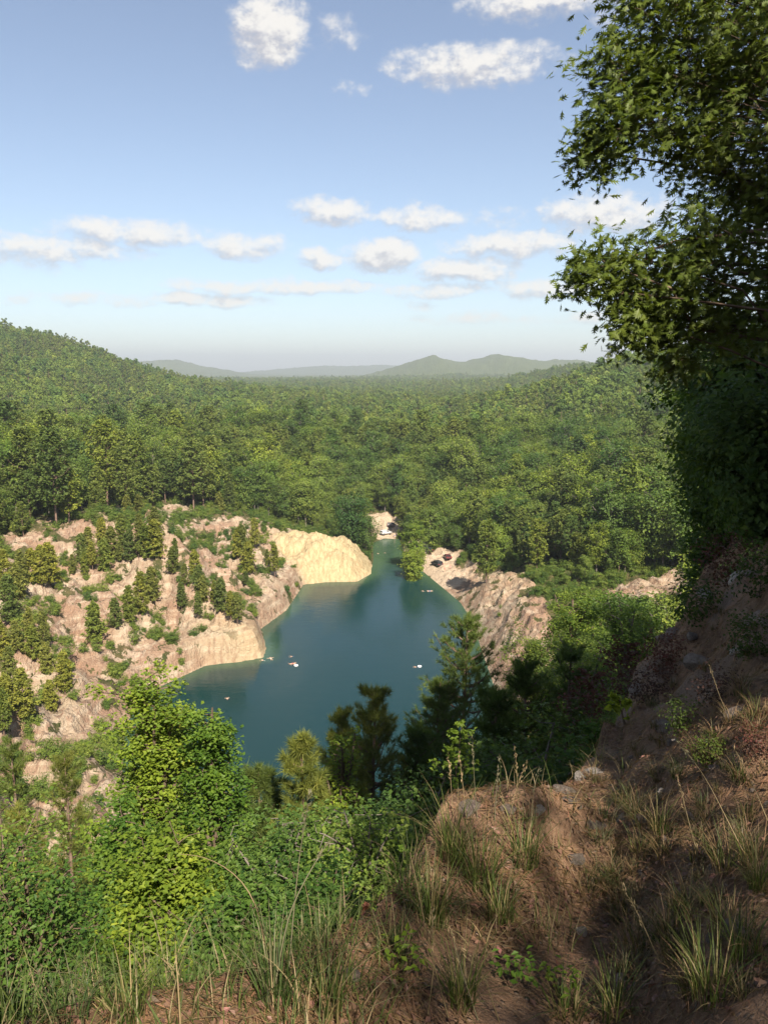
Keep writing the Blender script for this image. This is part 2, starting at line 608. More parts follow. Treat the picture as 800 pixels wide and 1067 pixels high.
def ground_material(name, near=False):
    m, t, out = mat(name)
    pos = t.new('ShaderNodeNewGeometry').outputs['Position']
    if near:
        n1 = t.noise(pos, 1.3, 6, .65)
        n2 = t.noise(pos, 9, 6, .7)
        n3 = t.noise(pos, 45, 4, .6)
        c = t.mix(t.ss(n1, .35, .65), (.135, .078, .045), (.32, .195, .12))
        c = t.mix(t.ss(n2, .45, .75), c, (.085, .052, .033))
        c = t.mix(t.math('MULTIPLY', t.ss(n3, .52, .75), .55), c, (.34, .255, .18))
        vor = t.new('ShaderNodeTexVoronoi')
        t.put(vor.inputs['Vector'], pos)
        vor.inputs['Scale'].default_value = 24
        peb = t.ss(vor.outputs['Distance'], .12, .30, 1, 0)
        pebm = t.math('MULTIPLY', peb, t.ss(t.noise(pos, 3.5, 3), .5, .62))
        c = t.mix(t.math('MULTIPLY', pebm, .55), c, (.33, .27, .22))
        # pinkish grey rock showing through on the hillside
        rk = t.math('MULTIPLY', t.ss(t.noise(pos, .5, 6, .68), .50, .60), t.attr('rock'))
        c = t.mix(rk, c, t.mix(t.noise(pos, 6, 5), (.14, .092, .068), (.29, .225, .18)))
        hsum = t.math('ADD', t.math('MULTIPLY', n2, .7), t.math('ADD', t.math('MULTIPLY', n3, .22), t.math('MULTIPLY', pebm, .3)))
        principled(t, out, c, .95, .15, bump(t, t.math('ADD', hsum, t.math('MULTIPLY', t.noise(pos, 120, 3, .7), .12)), .13))
        return m
    n1 = t.noise(pos, .07, 6, .6)
    n2 = t.noise(pos, .45, 6, .65)
    n3 = t.noise(pos, 2.2, 5, .65)
    strat = t.noise(t.vmath('MULTIPLY', pos, (.10, .10, .9)), 1.0, 5, .6, .6)
    runs = t.noise(t.vmath('MULTIPLY', pos, (1.1, .55, .16)), 1.0, 5, .65, .4)
    rockc = t.mix(t.ss(n1, .38, .62), (.26, .165, .11), (.315, .245, .17))
    rockc = t.mix(t.math('MULTIPLY', t.ss(strat, .46, .62), .7), rockc, (.43, .35, .26))
    rockc = t.mix(t.math('MULTIPLY', t.ss(runs, .48, .66), .85), rockc, (.21, .13, .09))
    rockc = t.mix(t.math('MULTIPLY', t.ss(n2, .55, .72), .7), rockc, (.20, .13, .095))
    rockc = t.mix(t.math('MULTIPLY', t.ss(n3, .52, .70), .35), rockc, (.40, .34, .27))
    palec = t.mix(t.ss(runs, .40, .65), (.43, .345, .20), (.33, .245, .135))
    palec = t.mix(t.math('MULTIPLY', t.ss(n3, .55, .75), .4), palec, (.54, .47, .33))
    rockc = t.mix(t.attr('pale'), rockc, palec)
    sandc = t.mix(t.ss(n3, .35, .65), (.38, .285, .195), (.47, .375, .28))
    rockc = t.mix(t.attr('sand'), rockc, sandc)
    floor = t.mix(t.ss(n2, .35, .65), (.045, .055, .018), (.105, .085, .04))
    # weeds creeping over the bare rock
    weed = t.math('MULTIPLY', t.ss(t.noise(pos, .16, 6, .68), .54, .60), .85)
    rmask = t.math('MULTIPLY', t.attr('rock'), t.math('SUBTRACT', 1.0, t.math('MULTIPLY', weed, t.math('SUBTRACT', 1.0, t.math('MAXIMUM', t.attr('pale'), t.attr('sand'))))))
    c = t.mix(t.ss(rmask, .3, .62), floor, rockc)
    # far canopy seen as a whole
    cn = t.new('ShaderNodeTexVoronoi')
    t.put(cn.inputs['Vector'], pos)
    cn.inputs['Scale'].default_value = .11
    far = t.attr('canopy')
    canc = t.mix(t.noise(pos, .018, 5, .6), (.050, .072, .026), (.11, .13, .04))
    c = t.mix(far, c, canc)
    vo = t.new('ShaderNodeTexVoronoi', feature='DISTANCE_TO_EDGE')
    t.put(vo.inputs['Vector'], t.vmath('ADD', pos, t.vmath('MULTIPLY', t.vmath('SUBTRACT', t.new('ShaderNodeTexNoise').outputs['Color'], (.5, .5, .5)), (1, 1, 1))))
    vo.inputs['Scale'].default_value = .55
    crack = t.ss(vo.outputs['Distance'], .0, .10)
    hh = t.math('ADD', t.math('ADD', t.math('MULTIPLY', n2, .9), t.math('MULTIPLY', crack, .09)), t.math('ADD', t.math('MULTIPLY', n3, .5), t.math('MULTIPLY', runs, 1.0)))
    b1 = bump(t, hh, .8)
    b2 = bump(t, t.math('MULTIPLY', t.math('MULTIPLY', cn.outputs['Distance'], -1.0), far), 7.0, 1.0, b1)
    principled(t, out, c, .95, .1, b2)
    return m


M_NEAR = ground_material("hillside_earth", True)
M_QUARRY = ground_material("quarry_rock")


def build_terrain():
    fine = np.radians(np.arange(-38, 38.001, .13))
    a1 = np.radians(np.linspace(-180, -38, 75))[:-1]
    a2 = np.radians(np.linspace(38, 180, 75))[1:]
    th = np.concatenate([a1, fine, a2])
    R = [.35]
    while R[-1] < 14000:
        r = R[-1]
        if r < 8: s = max(.018, r * .011)
        elif r < 60: s = r * .016
        elif r < 85: s = .9
        elif r < 330: s = .75
        else: s = r * .022
        R.append(r + s)
    R = np.array(R)
    RR, TT = np.meshgrid(R, th, indexing='ij')
    X, Y = RR * np.sin(TT), RR * np.cos(TT)
    H, d0, over, r, tt = height(X.ravel(), Y.ravel(), True)
    rock, pale, sand, bare = masks(X.ravel(), Y.ravel(), H, d0, over, r)
    canopy = sstep(r, 2600, 3600)
    # canopy lumps beyond the single trees
    H = H + canopy * (9 + 7 * fbm(X.ravel(), Y.ravel(), 70, 3))
    nr, nt = RR.shape
    V = np.stack([X.ravel(), Y.ravel(), H], -1)

    def piece(name, i0, i1, material, label):
        idx0 = i0 * nt
        sl = slice(i0 * nt, (i1 + 1) * nt)
        n = i1 - i0
        i = np.arange(n)[:, None] * nt
        j = np.arange(nt - 1)[None]
        F = np.stack([i + j, i + j + nt, i + j + nt + 1, i + j + 1], -1).reshape(-1, 4)
        mb = MB()
        mb.add(V[sl], F)
        if i0 == 0:
            c = np.vstack([[0, 0, V[:nt, 2].mean()], V[:nt]])
            jj = np.arange(1, nt)
            mb.add(c, np.stack([np.zeros(nt - 1, int), jj, jj + 1], -1))
        me = mb.mesh(name, [material], True)
        nv = (n + 1) * nt
        for an, arr in (('rock', rock), ('pale', pale), ('sand', sand), ('bare', bare), ('canopy', canopy)):
            a = me.attributes.new(an, 'FLOAT', 'POINT')
            vals = np.zeros(len(me.vertices), np.float32)
            vals[:nv] = arr[sl]
            if an == 'rock' and material is M_NEAR: vals[:] = np.concatenate([sstep(r[sl], 5, 9), np.zeros(len(me.vertices) - nv)])
            a.data.foreach_set('value', vals)
        o = link(name, me)
        tag(o, label, name.replace('_', ' '), kind='structure')
        return o
    iA = int(np.searchsorted(R, 58))
    iB = int(np.searchsorted(R, 330))
    piece('hillside', 0, iA, M_NEAR, "brown earth hillside and ledge in the shaded foreground")
    piece('quarry_terrain', iA, iB, M_QUARRY, "pink and tan terraced quarry walls around the lake")
    piece('hills', iB, len(R) - 1, M_QUARRY, "hazy wooded hills and valley stretching to the horizon")


build_terrain()

# ---- lake
def build_lake():
    m, t, out = mat("lake_water")
    pos = t.new('ShaderNodeNewGeometry').outputs['Position']
    sh = t.attr('shallow')
    n = t.noise(pos, .05, 4, .6)
    c = t.mix(t.math('MULTIPLY', sh, t.ss(n, .2, .8, .6, 1.2)), (.005, .027, .028), (.045, .085, .045))
    w1 = t.noise(t.vmath('MULTIPLY', pos, (1, 1.4, 1)), 1.5, 3, .6)
    w2 = t.noise(t.vmath('MULTIPLY', pos, (1, 1.6, 1)), .35, 2, .5)
    hh = t.math('ADD', t.math('MULTIPLY', w1, .05), t.math('MULTIPLY', w2, .08))
    b = principled(t, out, c, t.ss(t.noise(t.vmath('MULTIPLY', pos, (1, .45, 1)), .06, 4, .6, .5), .40, .62, .05, .22), .5, bump(t, hh, .6, .8))
    b.inputs['IOR'].default_value = 1.333
    xs = np.arange(-62, 60, 1.5)
    ys = np.arange(72, 312, 1.5)
    X, Y = np.meshgrid(xs, ys, indexing='ij')
    d = shore_dist(X.ravel(), Y.ravel())
    nx, ny = X.shape
    i = np.arange(nx - 1)[:, None] * ny
    j = np.arange(ny - 1)[None]
    F = np.stack([i + j, i + ny + j, i + ny + j + 1, i + j + 1], -1).reshape(-1, 4)
    F = F[(d[F] < 3.0).any(1)]
    used = np.unique(F)
    remap = np.full(len(d), -1)
    remap[used] = np.arange(len(used))
    V = np.stack([X.ravel(), Y.ravel(), np.zeros(nx * ny)], -1)[used]
    mb = MB()
    mb.add(V, remap[F])
    me = mb.mesh('lake', [m], True)
    a = me.attributes.new('shallow', 'FLOAT', 'POINT')
    dd = d[used]
    yy = V[:, 1]
    end = sstep(yy, 205, 262)
    sv = np.clip(sstep(dd, -5.5, 0) * .8 + end * sstep(dd, -16, -1) * .75, 0, 1)
    a.data.foreach_set('value', sv.astype(np.float32))
    o = link('lake', me)
    tag(o, "deep teal quarry lake narrowing to a sandy far end", "lake", kind='structure')


build_lake()

# ------------------------------------------------------------------ plant materials
def leaf_material(name, c1, c2, trans=.35, rough=.55, var=.35, spec=.25):
    m, t, out = mat(name)
    oi = t.new('ShaderNodeObjectInfo')
    tint = t.attr('tint')
    pn = t.ss(t.noise(oi.outputs['Location'], .022, 3, .6), .36, .64)
    c = t.mix(t.math('ADD', t.math('MULTIPLY', oi.outputs['Random'], .6), t.math('MULTIPLY', pn, .4)), c1, c2)
    r2_ = t.math('FRACT', t.math('MULTIPLY', oi.outputs['Random'], 7.13))
    c = t.mix(t.ss(r2_, .70, .82, 0, .75), c, t.mix(1.0, c, (.52, .70, .80), 'MULTIPLY'))
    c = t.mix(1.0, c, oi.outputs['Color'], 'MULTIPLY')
    hsv = t.new('ShaderNodeHueSaturation')
    t.put(hsv.inputs['Color'], c)
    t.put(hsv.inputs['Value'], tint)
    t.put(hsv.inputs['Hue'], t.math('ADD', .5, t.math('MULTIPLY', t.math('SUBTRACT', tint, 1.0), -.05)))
    c = hsv.outputs[0]
    b = principled(t, None, c, rough, spec)
    tr = t.new('ShaderNodeBsdfTranslucent')
    t.put(tr.inputs[0], t.mix(1.0, c, (1.5, 1.45, .7), 'MULTIPLY'))
    mx = t.new('ShaderNodeMixShader')
    mx.inputs[0].default_value = trans
    t.l.new(b.outputs[0], mx.inputs[1])
    t.l.new(tr.outputs[0], mx.inputs[2])
    t.l.new(mx.outputs[0], out.inputs[0])
    return m


def bark_material(name, c1, c2, scale=6):
    m, t, out = mat(name)
    tc_ = t.new('ShaderNodeTexCoord').outputs['Object']
    n = t.noise(t.vmath('MULTIPLY', tc_, (1, 1, .25)), scale, 5, .65)
    c = t.mix(t.ss(n, .35, .65), c1, c2)
    principled(t, out, c, .95, .1, bump(t, n, .05))
    return m


M_PINE = leaf_material("pine_needles", (.074, .114, .026), (.170, .205, .040), .36)
M_BROAD = leaf_material("broad_leaves", (.080, .140, .028), (.190, .242, .042), .44)
M_YPINE_LIT = leaf_material("young_and_sunlit_pine_needles", (.105, .125, .028), (.185, .195, .04), .36)
M_GUM = leaf_material("sweetgum_leaves", (.135, .20, .022), (.15, .215, .024), .45)
M_OAK = leaf_material("oak_leaves", (.075, .105, .022), (.085, .115, .022), .38, .5, spec=.25)
M_LIME = leaf_material("lime_leaves", (.22, .27, .03), (.24, .29, .035), .45)
M_GRASS = leaf_material("grass_blades", (.085, .115, .03), (.10, .125, .032), .35)
M_DRY = leaf_material("dry_grass", (.25, .19, .10), (.28, .21, .115), .25)
M_LITTER = leaf_material("dead_leaves", (.125, .070, .042), (.165, .09, .052), .12)
M_RUST = leaf_material("rusty_leaves", (.16, .06, .035), (.17, .07, .04), .25)
M_PBARK = bark_material("pine_bark", (.12, .075, .055), (.21, .145, .115))
M_BARK = bark_material("grey_bark", (.10, .085, .07), (.19, .165, .14))
M_TWIG = bark_material("twig_bark", (.09, .065, .045), (.15, .11, .08))


# ------------------------------------------------------------------ trees
def curve_pts(a, b, n, bend, r):
    a, b = np.asarray(a, float), np.asarray(b, float)
    t = np.linspace(0, 1, n)[:, None]
    p = a + (b - a) * t
    off = r.normal(size=3) * bend
    return p + np.sin(t * math.pi) * off


def broad(hh, cr, cb, seed, nleaf, leaf, lobes=26, twig=5, spread=.30, sides=6, asym=.15, top=.6, cone=0.0):
    """broadleaf tree: returns trunk MB (with limbs) and crown MB, base at the origin"""
    r = np.random.default_rng(seed)
    tr, cn = MB(), MB()
    lean = r.normal(size=2) * hh * .02
    pts = curve_pts((0, 0, -.6), (lean[0], lean[1], hh * .93), 7, hh * .012, r)
    rad = np.linspace(hh * .018, hh * .004, 7)
    rad[0] *= 1.35
    tube(tr, pts, rad, sides)
    tips, tdir = [], []
    squash = r.uniform(1 - asym, 1 + asym, 2)
    for i in range(lobes):
        u = (i + r.uniform(.1, .9)) / lobes
        hz_ = cb + (1 - cb) * u
        z0 = max(cb * .8, hz_ - .12 - .1 * r.random()) * hh
        prof = (math.sin(math.pi * min(1, (1 - u) * top + .28)))**.8 * (1 if u < .85 else .75)
        if cone: prof = prof * (1 - cone) + cone * (1.02 - u)**.75 * (.55 + .45 * min(1, u * 5))
        L = cr * prof * r.uniform(.62, 1.12)
        az = i * 2.39996 + r.normal() * .35
        base = np.array([np.interp(z0, pts[:, 2], pts[:, 0]), np.interp(z0, pts[:, 2], pts[:, 1]), z0])
        tip = base + np.array([math.cos(az) * L * squash[0], math.sin(az) * L * squash[1], L * r.uniform(.15, .6) + (hz_ * hh - z0) * .8])
        lp = curve_pts(base, tip, 5, L * .06, r)
        tube(tr, lp, np.linspace(hh * .006, hh * .0016, 5), max(3, sides - 2))
        for k2 in range(twig):
            s = r.uniform(.45, 1.05)
            q = base + (tip - base) * s
            d = r.normal(size=3) * np.array([1, 1, .55]) * cr * .20
            e = q + d
            tips.append(e)
            tdir.append(unit(e - base + np.array([0, 0, .1])))
            if sides >= 5:
                tube(tr, curve_pts(q, e, 3, .03, r), [hh * .0016, hh * .001, hh * .0006], 3)
    tips, tdir = np.array(tips), np.array(tdir)
    nt = len(tips)
    per = max(1, nleaf // nt)
    c = np.repeat(tips, per, 0)
    dr = np.repeat(tdir, per, 0)
    ctr = np.array([0, 0, hh * (cb + .35 * (1 - cb))])
    sg = np.repeat(r.uniform(.75, 1.3, nt), per)[:, None]
    off = r.normal(size=c.shape) * np.array([1, 1, .62]) * spread * cr * .5 * sg
    p = c + off
    nrm = unit(p - ctr) * .75 + np.array([0, 0, .35]) + r.normal(size=p.shape) * .34
    tn = np.repeat(np.clip(r.normal(1, .17, nt), .6, 1.4), per) * np.clip(r.normal(1, .12, len(p)), .6, 1.5)
    sz = leaf * r.uniform(.65, 1.25, len(p))
    kites(cn, p, nrm, sz * .68, sz, r, 0, tn)
    return tr, cn


def pine(hh, cr, cb, seed, whorls=14, per=5, tufts=6, needles=0, tuft=.5, sides=6, conic=.6, dome=0.0):
    r = np.random.default_rng(seed)
    tr, cn = MB(), MB()
    pts = curve_pts((0, 0, -.6), (r.normal() * hh * .012, r.normal() * hh * .012, hh * .985), 7, hh * .006, r)
    tube(tr, pts, np.linspace(hh * .0135, hh * .002, 7), sides)
    tp, td, tk = [], [], []
    for i in range(whorls):
        u = (i + .5) / whorls
        z = hh * (cb + (.985 - cb) * u)
        prof = cr * ((1 - u)**conic * .95 + .07) * (1 if u > .16 else .55 + 2.8 * u)
        if dome: prof = prof * (1 - dome) + dome * cr * math.sin(math.pi * (.12 + .84 * u))**.8
        for k2 in range(per):
            if r.random() < .12: continue
            az = (k2 + r.uniform(-.35, .35)) * 2 * math.pi / per + i * 1.1
            L = prof * r.uniform(.55, 1.15)
            base = np.array([np.interp(z, pts[:, 2], pts[:, 0]), np.interp(z, pts[:, 2], pts[:, 1]), z + r.normal() * .12])
            rise = .10 + .55 * u + r.normal() * .10
            t = np.linspace(0, 1, 5)
            lp = base + np.stack([np.cos(az) * L * t, np.sin(az) * L * t, L * (rise * t + .22 * t**2 - .10 * np.sin(t * math.pi))], -1)
            tube(tr, lp, np.linspace(hh * .0034, hh * .0008, 5), 3)
            kk = r.uniform(.85, 1.15)
            for q in range(tufts):
                s = 1 - (q / tufts)**1.2 * .72
                j = s * 4
                a = int(min(3, j))
                pnt = lp[a] + (lp[a + 1] - lp[a]) * (j - a)
                side = r.normal(size=3) * np.array([1, 1, .5]) * L * .20 * (1 if q else .2)
                tp.append(pnt + side)
                td.append(np.array([math.cos(az) * .6, math.sin(az) * .6, .75]) + side * .6)
                tk.append(kk * r.uniform(.85, 1.15))
    for q in range(4):
        tp.append(pts[-1] + np.array([0, 0, -.25 * q + .1]))
        td.append(np.array([r.normal() * .3, r.normal() * .3, 1.0]))
        tk.append(1.05)
    tp, td, tk = np.array(tp), unit(np.array(td)), np.array(tk)
    if needles:
        n = needles
        c = np.repeat(tp, n, 0)
        d = unit(np.repeat(td, n, 0) * .75 + r.normal(size=(len(c), 3)) * .62)
        L = tuft * r.uniform(.7, 1.15, len(c))[:, None]
        c = c + np.repeat(td, n, 0) * (r.uniform(-.35, .35, len(c))[:, None] * tuft)
        s = unit(np.cross(d, r.normal(size=d.shape))) * tuft * .040
        V = np.stack([c - s, c + s, c + d * L], 1).reshape(-1, 3)
        cn.add(V, np.arange(len(V)).reshape(-1, 3), 0, np.repeat(tk, n) * np.clip(r.normal(1, .12, len(c)), .6, 1.4))
    else:
        n = 7
        c = np.repeat(tp, n, 0)
        dd = unit(np.repeat(td, n, 0) * .55 + r.normal(size=(len(c), 3)) * .7)
        p = c + dd * tuft * .45
        nrm = unit(np.cross(dd, r.normal(size=dd.shape))) * .6 + np.array([0, 0, .5]) + np.repeat(td, n, 0) * .3
        sz = tuft * r.uniform(.7, 1.25, len(p))
        kites(cn, p, nrm, sz * .42, sz, r, 0, np.repeat(tk, n) * np.clip(r.normal(1, .12, len(p)), .6, 1.4), axis=dd)
    return tr, cn


PROTO = {'pine': [], 'broad': [], 'small_pine': [], 'shrub': [], 'fine_shrub': []}


def add_proto(kind, hh, tc2, mats):
    tr, cn = tc2
    both = MB().merge(tr).merge(cn, 1)
    PROTO[kind].append(dict(h=hh, trunk=tr.mesh('trunk', [mats[0]], True), crown=cn.mesh('crown', [mats[1]]), both=both.mesh('tree', mats)))


for i_, (h_, c_, b_, w_) in enumerate([(16, 3.4, .18, 16), (18, 3.6, .24, 16), (14, 3.2, .14, 15), (18.5, 3.9, .28, 16), (13, 3.1, .15, 14)]):
    add_proto('pine', h_, pine(h_, c_, b_, 100 + i_, w_, 6, 7, 0, .72, 5, .5, .55 + .1 * (i_ % 3)), [M_PBARK, M_PINE])
for i_, (h_, c_, b_, w_) in enumerate([(9, 2.0, .14, 14), (11, 2.2, .22, 15), (7, 1.8, .08, 12)]):
    add_proto('small_pine', h_, pine(h_, c_, b_, 130 + i_, w_, 6, 6, 0, .52, 5, .7, .1), [M_PBARK, M_YPINE_LIT])
for i_, (h_, c_, b_) in enumerate([(15, 4.0, .25), (17, 4.4, .3), (13, 3.6, .18), (18, 3.8, .28), (14, 4.6, .25)]):
    add_proto('broad', h_, broad(h_, c_, b_, 200 + i_, 4200, .52, 34, 6, .30, 5), [M_BARK, M_BROAD])
for i_, (h_, c_, b_) in enumerate([(2.2, 1.3, .08), (1.6, 1.2, .05), (3.0, 1.4, .1)]):
    add_proto('shrub', h_, broad(h_, c_, b_, 240 + i_, 900, .26, 16, 5, .36, 4), [M_TWIG, M_BROAD])
    add_proto('fine_shrub', h_, broad(h_, c_, b_, 260 + i_, 8500, .062, 40, 8, .34, 4), [M_TWIG, M_BROAD])


def far_tree(hh, cr, cb, seed, pin):
    r = np.random.default_rng(seed)
    tr, cn = MB(), MB()
    tube(tr, [(0, 0, -.6), (0, 0, hh * .5), (0, 0, hh * .9)], [hh * .014, hh * .01, hh * .003], 4)
    nl = 9 if pin else 8
    for i in range(nl):
        u = (i + .5) / nl
        az = i * 2.4 + r.normal() * .3
        rad = cr * (.58 * math.sin(math.pi * (.2 + .75 * u)) if pin else .55 * math.sin(math.pi * (.25 + .7 * u)))
        z = hh * (cb + (1 - cb) * (u * .92))
        c = np.array([math.cos(az) * rad, math.sin(az) * rad, z])
        rl = cr * r.uniform(.42, .62) * (1 - (.45 * u if pin else .1 * u))
        n = 46
        d = unit(r.normal(size=(n, 3)) + np.array([0, 0, .25]))
        p = c + d * rl * np.array([1, 1, .8]) * r.uniform(.7, 1.08, n)[:, None]
        sz = rl * r.uniform(.55, .95, n)
        kites(cn, p, d + r.normal(size=d.shape) * .28, sz * .8, sz, r, 0, np.clip(r.normal(1, .1), .75, 1.25) * np.clip(r.normal(1, .1, n), .7, 1.3))
    return tr, cn


PROTO['far_pine'], PROTO['far_broad'] = [], []
for i_ in range(4):
    add_proto('far_pine', 17, far_tree(16 + i_, 3.2, .3, 700 + i_, True), [M_PBARK, M_PINE])
    add_proto('far_broad', 15, far_tree(14 + i_, 4.4, .25, 720 + i_, False), [M_BARK, M_BROAD])


def place_tree(kind, name, i, loc, s, rz, tint, label, cat, group=None):
    P = PROTO[kind][i]
    o = bpy.data.objects.new(name, None)
    COL.objects.link(o)
    o.location = loc
    o.rotation_euler = (0, 0, rz)
    o.scale = (s[0], s[0], s[1]) if hasattr(s, '__len__') else (s, s, s)
    for part in ('trunk', 'crown'):
        c = bpy.data.objects.new(part, P[part])
        COL.objects.link(c)
        c.parent = o
        c.color = (*tint, 1)
    return tag(o, label, cat, group)


def scatter_object(name, pts, idx, rot, scl, protos, label, cat):
    """ONE stuff object that repeats the prototype meshes at its points"""
    me = bpy.data.meshes.new(name)
    me.vertices.add(len(pts))
    me.vertices.foreach_set('co', np.asarray(pts, np.float32).ravel())
    for an, ty, arr in (('idx', 'INT', np.asarray(idx, np.int32)), ('rotz', 'FLOAT', np.asarray(rot, np.float32)), ('scl', 'FLOAT', np.asarray(scl, np.float32))):
        a = me.attributes.new(an, ty, 'POINT')
        a.data.foreach_set('value', arr)
    o = link(name, me)
    cc = bpy.data.collections.new(name + '_kinds')
    for k2, pm in enumerate(protos):
        po = bpy.data.objects.new("%s_kind_%02d" % (name, k2), pm)
        cc.objects.link(po)
    ng = bpy.data.node_groups.new(name + '_scatter', 'GeometryNodeTree')
    ng.interface.new_socket("Geometry", in_out='INPUT', socket_type='NodeSocketGeometry')
    ng.interface.new_socket("Geometry", in_out='OUTPUT', socket_type='NodeSocketGeometry')
    N = ng.nodes
    gi_, go_ = N.new('NodeGroupInput'), N.new('NodeGroupOutput')
    iop = N.new('GeometryNodeInstanceOnPoints')
    ci = N.new('GeometryNodeCollectionInfo')
    ci.inputs['Collection'].default_value = cc
    ci.inputs['Separate Children'].default_value = True
    ci.inputs['Reset Children'].default_value = True

    def na(n_, ty):
        a = N.new('GeometryNodeInputNamedAttribute')
        a.data_type = ty
        a.inputs[0].default_value = n_
        return next(s for s in a.outputs if s.enabled and s.name == 'Attribute')
    L = ng.links
    L.new(gi_.outputs[0], iop.inputs['Points'])
    L.new(ci.outputs[0], iop.inputs['Instance'])
    iop.inputs['Pick Instance'].default_value = True
    L.new(na('idx', 'INT'), iop.inputs['Instance Index'])
    cx = N.new('ShaderNodeCombineXYZ')
    L.new(na('rotz', 'FLOAT'), cx.inputs[2])
    L.new(cx.outputs[0], iop.inputs['Rotation'])
    L.new(na('scl', 'FLOAT'), iop.inputs['Scale'])
    L.new(iop.outputs[0], go_.inputs[0])
    mod = o.modifiers.new('scatter', 'NODES')
    mod.node_group = ng
    return tag(o, label, cat, kind='stuff')


# ---- where the woods stand
def forest_points():
    P = []
    # cells grow with distance; jittered grid
    for (r0, r1, cell) in ((30, 420, 4.6), (420, 900, 4.9), (900, 1700, 6.2), (1700, 3400, 9.0)):
        n = int(2 * r1 / cell) + 1
        gx = np.arange(-n // 2, n // 2 + 1) * cell
        gy = np.arange(0, r1 + cell, cell)
        X, Y = np.meshgrid(gx, gy)
        x = X.ravel() + rng.uniform(-.46, .46, X.size) * cell
        y = Y.ravel() + rng.uniform(-.46, .46, X.size) * cell
        r = np.hypot(x, y)
        th = np.degrees(np.arctan2(x, y))
        k = (r >= r0) & (r < r1) & (np.abs(th) < 36)
        P.append(np.stack([x[k], y[k], np.full(k.sum(), cell)], -1))
    return np.concatenate(P)


FP = forest_points()
x_, y_ = FP[:, 0], FP[:, 1]
h_f, d_f, over_f, r_f, th_f = height(x_, y_, True)
rock_f, pale_f, sand_f, bare_f = masks(x_, y_, h_f, d_f, over_f, r_f)
leftwall = (x_ < -12) & (y_ > 55) & (y_ < 275) & (d_f < 56 + 10 * fbm(x_, y_, 25, 2))
nn_ = fbm(x_, y_, 16, 3)
u_ = rng.random(len(x_))
keep = d_f > 2.0
keep &= ~((rock_f > .35) & ~leftwall & (u_ > .05))
keep &= ~(sand_f > .2)
keep &= ~((x_ > 12) & (x_ < 62) & (y_ > 130) & (y_ < 218) & (d_f < 26) & (u_ > .04))
keep &= ~((x_ > 46) & (x_ < 76) & (y_ > 136) & (y_ < 178) & (u_ > .12))
keep &= ~((pale_f > .3) & leftwall & (u_ > .03))
keep &= ~(leftwall & (nn_ + (u_ - .5) * .8 < .02) & (d_f < 48))
keep &= ~(leftwall & (d_f < 5) & (u_ > .2))
keep &= ~(leftwall & (d_f < 46) & (u_ > .12))
keep &= ~(leftwall & (d_f >= 46) & (u_ > .40))
# the slope under the photographer carries only the trees listed by hand, plus scattered ones lower down
keep &= ~((r_f < 85) & (x_ > -34))
keep &= ~((r_f < 62))
keep &= ~((y_ < 110) & (x_ > -30) & (x_ < 60) & (u_ > .30))
# bare ridges and faces of the left wall
for (px, py, rad) in ((60, 562, 6), (35, 570, 6), (160, 530, 7), (178, 545, 6), (200, 572, 5), (225, 600, 4.5), (245, 628, 4), (292, 548, 6), (300, 570, 5), (120, 605, 5), (60, 622, 5), (30, 640, 5), (150, 655, 6), (120, 690, 6), (230, 672, 7), (80, 740, 6), (30, 745, 6), (60, 700, 4)):
    q_ = on_ground(px, py, 40, 420)
    dirn = -q_[:2] / np.linalg.norm(q_[:2])
    for a_s in (0, 5, 10):
        keep &= ~(np.hypot(x_ - q_[0] - dirn[0] * a_s, y_ - q_[1] - dirn[1] * a_s) < rad * (1 - a_s * .03))
# clear views of the two bare cuts on the right bank
tp_, ty_, _ = to_pix(np.stack([x_, y_, h_f + 12], -1))
bp_, by_, _ = to_pix(np.stack([x_, y_, h_f], -1))
keep &= ~((tp_ > 630) & (tp_ < 728) & (ty_ < 634) & (by_ > 588) & (r_f < 172))
keep &= ~((tp_ > 484) & (tp_ < 572) & (ty_ < 655) & (by_ > 596) & (r_f < 192) & (x_ > 8))
# not on top of the parked cars
for (cx_, cy_, rr_) in ((on_plane(402, 559, 1)[0], on_plane(402, 559, 1)[1], 6), (on_plane(455, 588, 1.5)[0], on_plane(455, 588, 1.5)[1], 8)):
    keep &= np.hypot(x_ - cx_, y_ - cy_) > rr_
FP, h_f, d_f, r_f, leftwall = FP[keep], h_f[keep], d_f[keep], r_f[keep], leftwall[keep]
x_, y_ = FP[:, 0], FP[:, 1]
mixn = fbm(x_, y_, 60, 3) + rng.normal(0, .28, len(x_))
rightside = sstep(x_, -5, 40) * sstep(420 - r_f, 0, 80)
is_broad = mixn > (.08 - .36 * rightside)
is_broad &= ~(leftwall & (rng.random(len(x_)) < .93))
small = leftwall & (d_f < 50)
scl = np.clip(rng.normal(.92, .27, len(x_)), .42, 1.6) * np.where(r_f > 1700, 1.05, np.where(r_f > 420, .84, 1.0))
scl = np.where(small, rng.uniform(.5, 1.2, len(x_)), scl)
edge = (~small) & (d_f < 40)
scl = np.where(edge, scl * .85, scl)
rotz = rng.uniform(0, 6.283, len(x_))
pidx = rng.integers(0, 5, len(x_))
sidx = rng.integers(0, 3, len(x_))
protos_all = [p['both'] for p in PROTO['pine']] + [p['both'] for p in PROTO['broad']] + [p['both'] for p in PROTO['small_pine']]
gidx = np.where(small & ~is_broad, 10 + sidx, np.where(is_broad, 5 + pidx, pidx))
fidx = rng.integers(0, 4, len(x_))
hproto = np.array([p['h'] for p in PROTO['pine']] + [p['h'] for p in PROTO['broad']] + [p['h'] for p in PROTO['small_pine']])[gidx]
scl = np.where(small & is_broad, scl * .5, scl)
tree_h = hproto * scl
